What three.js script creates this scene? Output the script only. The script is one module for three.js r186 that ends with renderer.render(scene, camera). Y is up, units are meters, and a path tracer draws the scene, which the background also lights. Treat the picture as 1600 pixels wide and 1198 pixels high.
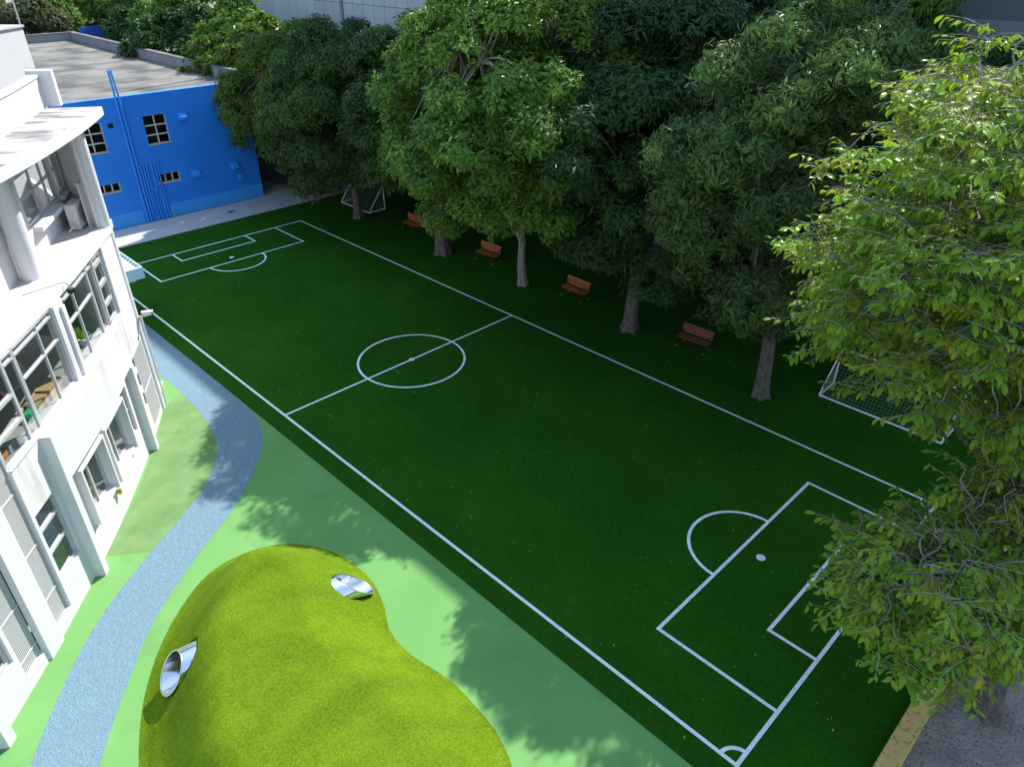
import * as THREE from 'three';
import { mergeGeometries } from 'three/addons/utils/BufferGeometryUtils.js';
import { RoundedBoxGeometry } from 'three/addons/geometries/RoundedBoxGeometry.js';

// ---------------------------------------------------------------- camera, sky, sun, exposure
const scene = new THREE.Scene();
const camera = new THREE.PerspectiveCamera(55.69, 1024 / 766, 0.3, 2500);
camera.position.set(-10.303, 16, 3.155);
{
  const pitch = 0.5505, yaw = 0.7809;
  camera.lookAt(camera.position.x + Math.sin(yaw) * Math.cos(pitch), 16 - Math.sin(pitch), camera.position.z - Math.cos(yaw) * Math.cos(pitch));
}
const SKY = 0.88;
const SUN = new THREE.Vector3(0.685, 0.715, -0.145).normalize();
{ // clear, slightly hazy daylight sky
  const W = 512, H = 256, d = new Float32Array(W * H * 4), dir = new THREE.Vector3();
  for (let j = 0; j < H; j++) for (let i = 0; i < W; i++) {
    const el = ((j + 0.5) / H - 0.5) * Math.PI, az = ((i + 0.5) / W - 0.5) * 2 * Math.PI, k = 4 * (j * W + i);
    dir.set(Math.cos(el) * Math.cos(az), Math.sin(el), Math.cos(el) * Math.sin(az));
    const h = Math.max(0, dir.y), t = Math.pow(1 - h, 2.2), ca = Math.max(0, dir.dot(SUN)), glow = 0.9 * Math.pow(ca, 10) + 0.5 * Math.pow(ca, 3);
    const z = [0.26, 0.44, 0.73], r = [0.68, 0.80, 0.92];
    for (let c = 0; c < 3; c++) d[k + c] = SKY * ((z[c] + (r[c] - z[c]) * t) * (1 + 0.35 * glow) + glow * [0.42, 0.40, 0.36][c]);
    d[k + 3] = 1;
  }
  const t = new THREE.DataTexture(d, W, H, THREE.RGBAFormat, THREE.FloatType); t.mapping = THREE.EquirectangularReflectionMapping; t.magFilter = t.minFilter = THREE.LinearFilter; t.needsUpdate = true;
  scene.background = t; scene.environment = t;
}
const sun = new THREE.DirectionalLight(new THREE.Color(1.0, 0.95, 0.87), 5);
sun.name = 'sun';
sun.position.copy(SUN).multiplyScalar(90).add(new THREE.Vector3(2, 0, -20));
sun.target.position.set(2, 0, -20);
sun.castShadow = true;
sun.shadow.mapSize.set(4096, 4096);
Object.assign(sun.shadow.camera, { left: -60, right: 60, top: 60, bottom: -60, near: 1, far: 220 });
scene.add(sun, sun.target);
const renderer = new THREE.WebGLRenderer({ antialias: true });
renderer.toneMapping = THREE.LinearToneMapping;
renderer.toneMappingExposure = 1.72;
renderer.shadowMap.enabled = true;

// ---------------------------------------------------------------- helpers
let seed = 12345;
function rnd() { seed = (seed + 0x6D2B79F5) | 0; let t = Math.imul(seed ^ (seed >>> 15), 1 | seed); t = (t + Math.imul(t ^ (t >>> 7), 61 | t)) ^ t; return ((t ^ (t >>> 14)) >>> 0) / 4294967296; }
const rr = (a, b) => a + (b - a) * rnd();
const V = (x, y, z) => new THREE.Vector3(x, y, z);
const C = (r, g, b) => new THREE.Color().setRGB(r, g, b);
const used = {};
function numbered(n) { if (!(n in used)) { used[n] = 0; return n; } used[n]++; return n + '_' + String(used[n]).padStart(3, '0'); }
function shadows(o) { o.traverse((m) => { if (m.isMesh) { m.castShadow = true; m.receiveShadow = true; } }); return o; }
function tag(o, label, category, group) { o.userData.label = label; o.userData.category = category; if (group) o.userData.group = group; return o; }
function thing(name, label, category, pos = [0, 0, 0], turn = 0, group) {
  const o = new THREE.Group(); o.name = numbered(name); o.position.set(...pos); o.rotation.y = turn; scene.add(o);
  return tag(o, label, category, group);
}
function flat(g) { const n = g.index ? g.toNonIndexed() : g; for (const k of Object.keys(n.attributes)) if (!['position', 'normal', 'uv'].includes(k)) n.deleteAttribute(k); return n; }
function join(list) { return list.length === 1 ? list[0] : mergeGeometries(list.map(flat)); }
function part(name, geoms, mat, parent) {
  const m = new THREE.Mesh(join(Array.isArray(geoms) ? geoms : [geoms]), mat);
  m.name = name; m.castShadow = m.receiveShadow = true; parent.add(m); return m;
}
function structure(name, geoms, mat) { const m = part(numbered(name), geoms, mat, scene); m.userData.kind = 'structure'; return m; }
function rebase(group, p) { for (const c of group.children) c.position.sub(p); group.position.copy(p); return group; }
function box(x0, x1, y0, y1, z0, z1, r = 0) {
  const w = x1 - x0, h = y1 - y0, d = z1 - z0;
  const g = r ? new RoundedBoxGeometry(w, h, d, 1, r) : new THREE.BoxGeometry(w, h, d);
  g.translate((x0 + x1) / 2, (y0 + y1) / 2, (z0 + z1) / 2); return boxUV(g);
}
function boxUV(g) { // uv in metres by dominant normal
  const p = g.attributes.position, n = g.attributes.normal, uv = new Float32Array(p.count * 2);
  for (let i = 0; i < p.count; i++) {
    const ax = Math.abs(n.getX(i)), ay = Math.abs(n.getY(i)), az = Math.abs(n.getZ(i));
    if (ay >= ax && ay >= az) { uv[2 * i] = p.getX(i); uv[2 * i + 1] = p.getZ(i); }
    else if (ax >= az) { uv[2 * i] = p.getZ(i); uv[2 * i + 1] = p.getY(i); }
    else { uv[2 * i] = p.getX(i); uv[2 * i + 1] = p.getY(i); }
  }
  g.setAttribute('uv', new THREE.BufferAttribute(uv, 2)); return g;
}
function rod(a, b, r, r2 = r, n = 8) {
  const d = new THREE.Vector3().subVectors(b, a), g = new THREE.CylinderGeometry(r2, r, d.length(), n, 1);
  g.applyQuaternion(new THREE.Quaternion().setFromUnitVectors(V(0, 1, 0), d.clone().normalize()));
  g.translate((a.x + b.x) / 2, (a.y + b.y) / 2, (a.z + b.z) / 2); return g;
}
function tube(pts, r, seg = 0, n = 8) { return new THREE.TubeGeometry(new THREE.CatmullRomCurve3(pts, false, 'centripetal'), seg || pts.length * 4, r, n, false); }
function sheet(pts, y) { // horizontal sheet from [x, z] outline, uv in metres
  const s = new THREE.Shape(pts.map(([x, z]) => new THREE.Vector2(x, -z)));
  const g = new THREE.ShapeGeometry(s, 12); g.rotateX(-Math.PI / 2); g.translate(0, y, 0); return g;
}
function spline(pts, n = 8) { const c = new THREE.CatmullRomCurve3(pts.map(([x, z]) => V(x, 0, z)), false, 'centripetal'); return c.getPoints(pts.length * n).map((p) => [p.x, p.z]); }

// ---------------------------------------------------------------- noise and textures
const perm = new Uint8Array(512); { const a = [...Array(256).keys()]; for (let i = 255; i > 0; i--) { const j = Math.floor(rnd() * (i + 1)); [a[i], a[j]] = [a[j], a[i]]; } for (let i = 0; i < 512; i++) perm[i] = a[i & 255]; }
function vnoise(x, y, per, py) { // periodic value noise
  const xi = Math.floor(x), yi = Math.floor(y), fx = x - xi, fy = y - yi, u = fx * fx * (3 - 2 * fx), v = fy * fy * (3 - 2 * fy);
  const h = (a, b) => perm[perm[((a % per) + per) % per & 255] + (((b % py) + py) % py & 255)] / 255;
  return (h(xi, yi) * (1 - u) + h(xi + 1, yi) * u) * (1 - v) + (h(xi, yi + 1) * (1 - u) + h(xi + 1, yi + 1) * u) * v;
}
function fbm(x, y, per, oct = 4, py = per) { let s = 0, a = 0.5, n = 0; for (let o = 0; o < oct; o++) { s += a * vnoise(x, y, per, py); n += a; x = x * 2 + 17; y = y * 2 + 31; per *= 2; py *= 2; a *= 0.5; } return s / n; }
const toS = (c) => Math.max(0, Math.min(255, Math.round(255 * (c <= 0.0031308 ? 12.92 * c : 1.055 * Math.pow(c, 1 / 2.4) - 0.055))));
function colourMap(size, metres, fn) { // fn(u, v in 0..1) -> linear rgb
  const d = new Uint8Array(size * size * 4);
  for (let j = 0; j < size; j++) for (let i = 0; i < size; i++) { const c = fn(i / size, j / size), k = 4 * (j * size + i); d[k] = toS(c[0]); d[k + 1] = toS(c[1]); d[k + 2] = toS(c[2]); d[k + 3] = 255; }
  const t = new THREE.DataTexture(d, size, size); t.wrapS = t.wrapT = THREE.RepeatWrapping; t.magFilter = THREE.LinearFilter; t.minFilter = THREE.LinearMipmapLinearFilter; t.generateMipmaps = true;
  t.colorSpace = THREE.SRGBColorSpace; t.repeat.set(1 / metres, 1 / metres); t.needsUpdate = true; return t;
}
function greyMap(size, metres, fn) {
  const d = new Uint8Array(size * size * 4);
  for (let j = 0; j < size; j++) for (let i = 0; i < size; i++) { const c = Math.max(0, Math.min(255, 255 * fn(i / size, j / size))), k = 4 * (j * size + i); d[k] = d[k + 1] = d[k + 2] = c; d[k + 3] = 255; }
  const t = new THREE.DataTexture(d, size, size); t.wrapS = t.wrapT = THREE.RepeatWrapping; t.magFilter = THREE.LinearFilter; t.minFilter = THREE.LinearMipmapLinearFilter; t.generateMipmaps = true;
  t.repeat.set(1 / metres, 1 / metres); t.needsUpdate = true; return t;
}
const mix3 = (a, b, t) => [a[0] + (b[0] - a[0]) * t, a[1] + (b[1] - a[1]) * t, a[2] + (b[2] - a[2]) * t];
const std = (o) => new THREE.MeshStandardMaterial({ side: THREE.DoubleSide, ...o });
const matte = (o) => new THREE.MeshPhysicalMaterial({ side: THREE.DoubleSide, specularIntensity: 0.12, ...o });
const phys = (o) => new THREE.MeshPhysicalMaterial({ side: THREE.DoubleSide, ...o });

const M = {};
M.turf = matte({ roughness: 0.95, map: colourMap(1024, 7.4, (u, v) => { const n = fbm(u * 128, v * 128, 128, 2), l = fbm(u * 5, v * 5, 5, 3), f = rnd(); return mix3([0.009, 0.053, 0.003], [0.028, 0.128, 0.008], Math.max(0, Math.min(1, 0.5 + 0.6 * (n - 0.5) + 0.4 * (l - 0.5) + 0.5 * (f - 0.5) + (Math.abs(((u * 2) % 1) - 0.5) > 0.494 ? -0.14 : 0) + ((u * 2) % 2 < 1 ? 0.035 : -0.035)))); }), bumpMap: greyMap(1024, 3, () => rnd()), bumpScale: 0.012 });
M.mound = matte({ roughness: 0.92, map: colourMap(1024, 5, (u, v) => { const n = fbm(u * 160, v * 160, 160, 3), l = fbm(u * 3 + 1.7 * fbm(u * 4, v * 4, 4, 2), v * 7, 3, 3, 7), f = rnd(); return mix3([0.058, 0.115, 0.004], [0.20, 0.315, 0.014], Math.max(0, Math.min(1, 0.47 + 0.8 * (n - 0.5) + 0.6 * (l - 0.5) + 0.4 * (f - 0.5)))); }), bumpMap: greyMap(1024, 2.5, () => rnd()), bumpScale: 0.014 });
M.rubberGreen = matte({ roughness: 0.85, map: colourMap(1024, 9, (u, v) => { const l = fbm(u * 5, v * 5, 5, 4), f = rnd(); const c = mix3([0.115, 0.275, 0.082], [0.155, 0.33, 0.11], Math.max(0, Math.min(1, 0.5 + 1.1 * (l - 0.5) + 0.4 * (f - 0.5)))); const st = fbm(u * 11 + 5, v * 11, 11, 4); return f > 0.9985 ? mix3(c, [0.1, 0.2, 0.06], 0.5) : st > 0.68 ? mix3(c, [0.12, 0.22, 0.08], Math.min(0.25, (st - 0.68) * 4)) : c; }), bumpMap: greyMap(512, 1, () => rnd()), bumpScale: 0.001 });
M.rubberBlue = matte({ roughness: 0.85, map: colourMap(1024, 3, (u, v) => { const f = fbm(u * 200, v * 200, 200, 2), l = fbm(u * 4, v * 4, 4, 3); let c = mix3([0.095, 0.185, 0.255], [0.155, 0.26, 0.33], f); if (f < 0.3) c = mix3(c, [0.05, 0.11, 0.18], 0.7); if (f > 0.7) c = mix3(c, [0.32, 0.38, 0.40], 0.7); return mix3(c, [0.165, 0.21, 0.23], 0.45 * l); }), bumpMap: greyMap(512, 0.7, () => rnd()), bumpScale: 0.0015 });
M.line = matte({ roughness: 0.95, map: colourMap(512, 1.3, (u, v) => { const n = fbm(u * 40, v * 40, 40, 3), l = fbm(u * 5, v * 5, 5, 3); return mix3([0.5, 0.58, 0.52], [0.84, 0.86, 0.86], Math.max(0, Math.min(1, 0.35 + 1.4 * n - 0.3 * l))); }), bumpMap: greyMap(256, 0.6, () => rnd()), bumpScale: 0.006 });
M.concrete = std({ roughness: 0.9, map: colourMap(1024, 7, (u, v) => { const n = fbm(u * 6, v * 6, 6, 5), f = rnd(); return mix3([0.36, 0.37, 0.38], [0.54, 0.535, 0.53], 0.8 * n + 0.2 * f); }) });
M.kerbStone = std({ color: C(0.5, 0.5, 0.49), roughness: 0.9 });
M.roofConcrete = std({ roughness: 0.92, map: colourMap(1024, 14, (u, v) => { const n = fbm(u * 5, v * 22, 5, 5, 22), m = fbm(u * 9 + 3, v * 9, 9, 4); const t = Math.max(0, Math.min(1, (n * 0.25 + m * 0.75 - 0.3) * 2.6)); return mix3([0.07, 0.069, 0.067], [0.20, 0.188, 0.165], t); }) });
M.dirt = std({ roughness: 1, map: colourMap(1024, 4, (u, v) => { const n = fbm(u * 14, v * 14, 14, 4), f = fbm(u * 90, v * 90, 90, 2); let c = mix3([0.13, 0.115, 0.1], [0.36, 0.325, 0.285], n * 0.7 + f * 0.3); if (f > 0.72) c = mix3(c, [0.07, 0.05, 0.03], 0.7); return c; }), bumpMap: greyMap(512, 2, (u, v) => fbm(u * 30, v * 30, 30, 3)), bumpScale: 0.05 });
M.asphalt = std({ roughness: 0.95, map: colourMap(512, 5, (u, v) => { const n = fbm(u * 8, v * 8, 8, 4), f = rnd(); return mix3([0.045, 0.046, 0.05], [0.095, 0.096, 0.1], 0.6 * n + 0.4 * f); }) });
M.tan = std({ roughness: 0.85, map: colourMap(512, 3, (u, v) => { const n = fbm(u * 7, v * 7, 7, 5), s = fbm(u * 40, v * 40, 40, 3); return mix3(mix3([0.52, 0.34, 0.10], [0.64, 0.44, 0.16], n), [0.14, 0.1, 0.05], s > 0.66 ? 0.55 : 0); }) });
const whitePaint = colourMap(1024, 8, (u, v) => { const n = fbm(u * 6, v * 6, 6, 5), f = rnd(); return mix3(mix3([0.585, 0.58, 0.595], [0.66, 0.65, 0.665], Math.min(1, 0.85 * n + 0.25 * f)), [0.40, 0.385, 0.37], Math.max(0, Math.min(0.5, 2.2 * (fbm(u * 60, v * 3, 60, 3, 3) * fbm(u * 4, v * 4, 4, 3) - 0.33)))); });
M.white = std({ roughness: 0.75, map: whitePaint, bumpMap: greyMap(512, 1, (u, v) => fbm(u * 60, v * 60, 60, 3)), bumpScale: 0.0015 });
M.slab = std({ roughness: 0.8, map: colourMap(512, 4, (u, v) => mix3([0.46, 0.425, 0.39], [0.56, 0.53, 0.495], fbm(u * 5, v * 5, 5, 5))) });
M.stained = std({ roughness: 0.9, map: colourMap(1024, 6, (u, v) => { const s = fbm(u * 26 + 1.2 * fbm(u * 9, v * 9, 9, 3), v * 4, 26, 4, 4), p = fbm(u * 6, v * 6, 6, 3); const t = Math.max(0, Math.min(1, (s - 0.3) * 3.2)) * Math.max(0.25, Math.min(1, (p - 0.15) * 3.2)); return mix3([0.46, 0.45, 0.44], [0.12, 0.11, 0.105], 0.9 * t); }) });
M.frame = std({ color: C(0.5, 0.51, 0.53), roughness: 0.4, metalness: 0.2 });
M.louver = std({ color: C(0.5, 0.5, 0.51), roughness: 0.45 });
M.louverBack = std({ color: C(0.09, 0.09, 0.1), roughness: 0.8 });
M.glass = phys({ color: C(0.93, 0.96, 0.96), roughness: 0.02, transmission: 1, thickness: 0, ior: 1.52 });
M.blue = std({ roughness: 0.62, map: colourMap(1024, 9, (u, v) => { const n = fbm(u * 5, v * 5, 5, 5), s = fbm(u * 24, v * 6, 24, 4, 6); return mix3([0.010, 0.185, 0.72], [0.016, 0.235, 0.82], 0.7 * n + 0.3 * s); }), bumpMap: greyMap(512, 1.5, (u, v) => fbm(u * 50, v * 50, 50, 3)), bumpScale: 0.002 });
M.blueLight = std({ roughness: 0.6, map: colourMap(512, 6, (u, v) => mix3([0.03, 0.29, 0.78], [0.045, 0.335, 0.85], fbm(u * 6, v * 6, 6, 4))) });
M.bluePipe = std({ color: C(0.03, 0.27, 0.82), roughness: 0.4 });
M.paleBlue = std({ color: C(0.30, 0.50, 0.62), roughness: 0.6 });
M.darkRoom = std({ color: C(0.16, 0.16, 0.16), roughness: 0.9 });
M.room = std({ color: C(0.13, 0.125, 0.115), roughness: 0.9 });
M.steel = phys({ color: C(0.74, 0.75, 0.78), metalness: 1, roughness: 0.16 });
M.steelRim = phys({ color: C(0.8, 0.8, 0.82), metalness: 1, roughness: 0.25 });
M.woods = [0, 1, 2].map((k) => std({ roughness: 0.55, map: colourMap(256, 0.5, (u, v) => { const g = fbm(u * 3, v * 40, 3, 4, 40); return mix3([[0.30, 0.075, 0.02], [0.34, 0.09, 0.022], [0.26, 0.06, 0.018]][k], [[0.5, 0.15, 0.045], [0.54, 0.17, 0.05], [0.44, 0.12, 0.04]][k], g); }) }));
M.iron = std({ color: C(0.02, 0.02, 0.022), roughness: 0.5, metalness: 0.3 });
M.plastic = std({ color: C(0.6, 0.6, 0.58), roughness: 0.5 });
M.greyMetal = std({ color: C(0.35, 0.36, 0.37), roughness: 0.5, metalness: 0.4 });
M.goalPaint = std({ color: C(0.75, 0.76, 0.77), roughness: 0.4 });
M.net = std({ color: C(0.35, 0.36, 0.36), roughness: 0.9 });
M.panels = [0, 1, 2].map((k) => std({ roughness: 0.6, map: colourMap(256, 3, (u, v) => { const n = fbm(u * 12, v * 2, 12, 4, 2), b = [0.47, 0.52, 0.5][k]; return mix3([b * 0.86, b * 0.9, b * 0.97], [b, b * 1.03, b * 1.1], n); }) }));
M.panelGap = std({ color: C(0.12, 0.13, 0.14), roughness: 0.8 });
M.viaduct = std({ roughness: 0.9, map: colourMap(512, 8, (u, v) => { const n = fbm(u * 5, v * 5, 5, 5), s = fbm(u * 26, v * 3, 26, 3, 3); return mix3([0.17, 0.18, 0.19], [0.3, 0.31, 0.32], 0.6 * n + 0.4 * s); }) });
function bark(a, b) { return std({ roughness: 0.95, map: colourMap(256, 0.8, (u, v) => mix3(a, b, fbm(u * 14, v * 5, 14, 4, 5))), bumpMap: greyMap(256, 0.8, (u, v) => fbm(u * 16, v * 5, 16, 4, 5)), bumpScale: 0.04 }); }
M.bark = bark([0.05, 0.042, 0.036], [0.2, 0.17, 0.145]);
M.barkPale = bark([0.2, 0.185, 0.165], [0.44, 0.41, 0.37]);
const leafMat = (r, g, b, t = 0.42) => phys({ color: C(r, g, b), roughness: 0.88, transmission: t, thickness: 0, specularIntensity: 0.35, clearcoat: 0.32, clearcoatRoughness: 0.3 });
M.leafA = leafMat(0.108, 0.232, 0.026, 0.38);
M.leafD = leafMat(0.052, 0.13, 0.018);
M.leafG = leafMat(0.08, 0.16, 0.038, 0.38);
M.leafB = leafMat(0.034, 0.1, 0.015);
M.leafC = leafMat(0.085, 0.17, 0.012);
M.leafNear = leafMat(0.195, 0.36, 0.017, 0.5);
M.leafGrey = leafMat(0.12, 0.16, 0.06);

// ---------------------------------------------------------------- ground
structure('ground', sheet([[-900, 900], [900, 900], [900, -900], [-900, -900]], -0.03), M.dirt);
structure('rubber_ground', sheet([[-30, 9], [-0.72, 9], [-0.72, -43.2], [-30, -43.2]], 0), M.rubberGreen);
{
  const L = spline([[-13.2, -8.4], [-11.41, -11.26], [-9.83, -13.43], [-8.69, -14.64], [-6.79, -16.11], [-5.3, -17.1], [-4.1, -18.08], [-3.07, -19.4], [-2.57, -20.6], [-2.27, -22.71], [-2.18, -24.87], [-2.25, -28], [-2.3, -36], [-2.3, -43.1]]);
  const R = spline([[-0.725, -43.1], [-0.725, -30], [-0.725, -22], [-0.95, -20.19], [-1.49, -18.95], [-2.67, -17.45], [-4.16, -16.12], [-5.4, -15.28], [-7.68, -13.48], [-8.8, -12.18], [-10.29, -10.15], [-11.9, -7.4]]);
  structure('path', sheet([...L, ...R], 0.004), M.rubberBlue);
}
{ // duller, mottled green area of the rubber beside the building
  const L = spline([[-3.2, -23.75], [-2.35, -24.3], [-2.27, -22.71], [-2.57, -20.6], [-3.07, -19.4], [-4.1, -18.08], [-5.3, -17.1], [-6.75, -16.15]], 6), B = spline([[-7.2, -16.5], [-7.75, -17.0], [-6.2, -18.9], [-4.6, -21.3], [-3.9, -22.5]], 6);
  structure('rubber_patch', sheet([...L, ...B], 0.002), matte({ roughness: 0.9, map: colourMap(512, 5, (u, v) => { const n = fbm(u * 6, v * 6, 6, 4), q = fbm(u * 14, v * 14, 14, 3); return mix3([0.115, 0.205, 0.075], [0.165, 0.27, 0.11], Math.max(0, Math.min(1, 0.5 + 1.3 * (n - 0.5) + 0.8 * (q - 0.5)))); }) }));
}
const turf = structure('artificial_turf', [sheet([[-0.72, 2.2], [22.3, 2.2], [22.3, -43.2], [17.38, -43.2], [-0.72, -43.2]], 0.014)], M.turf);
structure('pavement', sheet([[-8, -43.2], [17.38, -43.2], [15.69, -48.8], [15.2, -82], [13.6, -82], [13.6, -46.6], [-8, -46.6]], 0.0), M.concrete);
structure('pavement_kerb', box(-8, 17.4, -0.02, 0.03, -43.3, -43.18), M.kerbStone);
structure('road', sheet([[22.4, 60], [60, 60], [60, -140], [22.4, -140]], -0.01), M.asphalt);

// ---------------------------------------------------------------- pitch markings
{
  const W = 12.575, L = 39.87, m = W / 2, pd = 3.504, pw = 4.394, gd = 1.365, gw = 2.298, R = 2.354, sp = 2.88, lw = 0.05, y = 0.019;
  const seg = (n, x0, z0, x1, z1) => part(n, sheet(Math.abs(x0 - x1) < 1e-6 ? [[x0 - lw, z0 + 0.05], [x0 + lw, z0 + 0.05], [x0 + lw, z1 - 0.05], [x0 - lw, z1 - 0.05]] : [[x0, z0 + lw], [x1, z0 + lw], [x1, z0 - lw], [x0, z0 - lw]], y), M.line, turf);
  const arc = (n, cx, cz, r, a0, a1) => { const g = new THREE.RingGeometry(r - lw, r + lw, 96, 1, a0, a1 - a0); g.rotateX(-Math.PI / 2); g.translate(cx, y + 0.003, cz); return part(n, g, M.line, turf); };
  const dot = (x, z, r) => { const g = new THREE.CircleGeometry(r, 24); g.rotateX(-Math.PI / 2); g.translate(x, y + 0.004, z); return part('spot', g, M.line, turf); };
  seg('touch_line', 0, 0, 0, -L); seg('touch_line', W, 0, W, -L);
  seg('goal_line', lw, 0, W - lw, 0); seg('goal_line', lw, -L, W - lw, -L);
  seg('halfway_line', lw, -L / 2, W - lw, -L / 2);
  arc('centre_circle', m, -L / 2, R, 0, Math.PI * 2); dot(m, -L / 2, 0.13);
  for (const s of [1, -1]) {
    const z0 = s > 0 ? 0 : -L, d = s > 0 ? -1 : 1;
    for (const [dep, hw, n] of [[pd, pw, 'penalty_area_line'], [gd, gw, 'goal_area_line']]) {
      const zs = [z0 + d * lw, z0 + d * (dep - lw)].sort((a, b) => b - a);
      seg(n, m - hw, zs[0] - 0.05, m - hw, zs[1] + 0.05); seg(n, m + hw, zs[0] - 0.05, m + hw, zs[1] + 0.05);
      seg(n, m - hw - lw, z0 + d * dep, m + hw + lw, z0 + d * dep);
    }
    dot(m, z0 + d * sp, 0.14);
    const r = 1.62, cz = z0 + d * pd; // semicircle in front of the penalty area
    s > 0 ? arc('penalty_arc', m, cz, r, 0, Math.PI) : arc('penalty_arc', m, cz, r, Math.PI, 2 * Math.PI);
    if (s > 0) { arc('corner_arc', 0, 0, 0.42, 0, Math.PI / 2); arc('corner_arc', W, 0, 0.42, Math.PI / 2, Math.PI); }
  }
}

// ---------------------------------------------------------------- kerb wall, soil beyond it, road kerb
{
  const k = thing('boundary_kerb', 'low tan painted boundary kerb wall between turf and bare soil', 'kerb', [8, 0, 2.42]);
  for (let i = 0; i < 12; i++) part('kerb_block', box(-10 + i * 2 + 0.004, -8 + i * 2 - 0.004, -0.05, 0.3, -0.22, 0.22, 0.02), M.tan, k);
}
structure('soil', sheet([[-2, 2.6], [19, 2.6], [19, 14], [-2, 14]], 0.02), M.dirt);
{
  const k = thing('road_kerb', 'yellow and white road kerb seen through the leafy tree', 'kerb', [23.4, 0, -4]);
  const yellow = std({ color: C(0.62, 0.33, 0.03), roughness: 0.7 }), pale = std({ color: C(0.5, 0.52, 0.54), roughness: 0.8 });
  for (let i = -4; i < 4; i++) { part('kerb_base', box(-0.35, -0.04, -0.02, 0.25, i * 2, i * 2 + 1.98, 0.01), pale, k); part('kerb_top', box(-0.02, 0.2, -0.02, 0.42, i * 2, i * 2 + 1.98, 0.01), yellow, k); }
}

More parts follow.
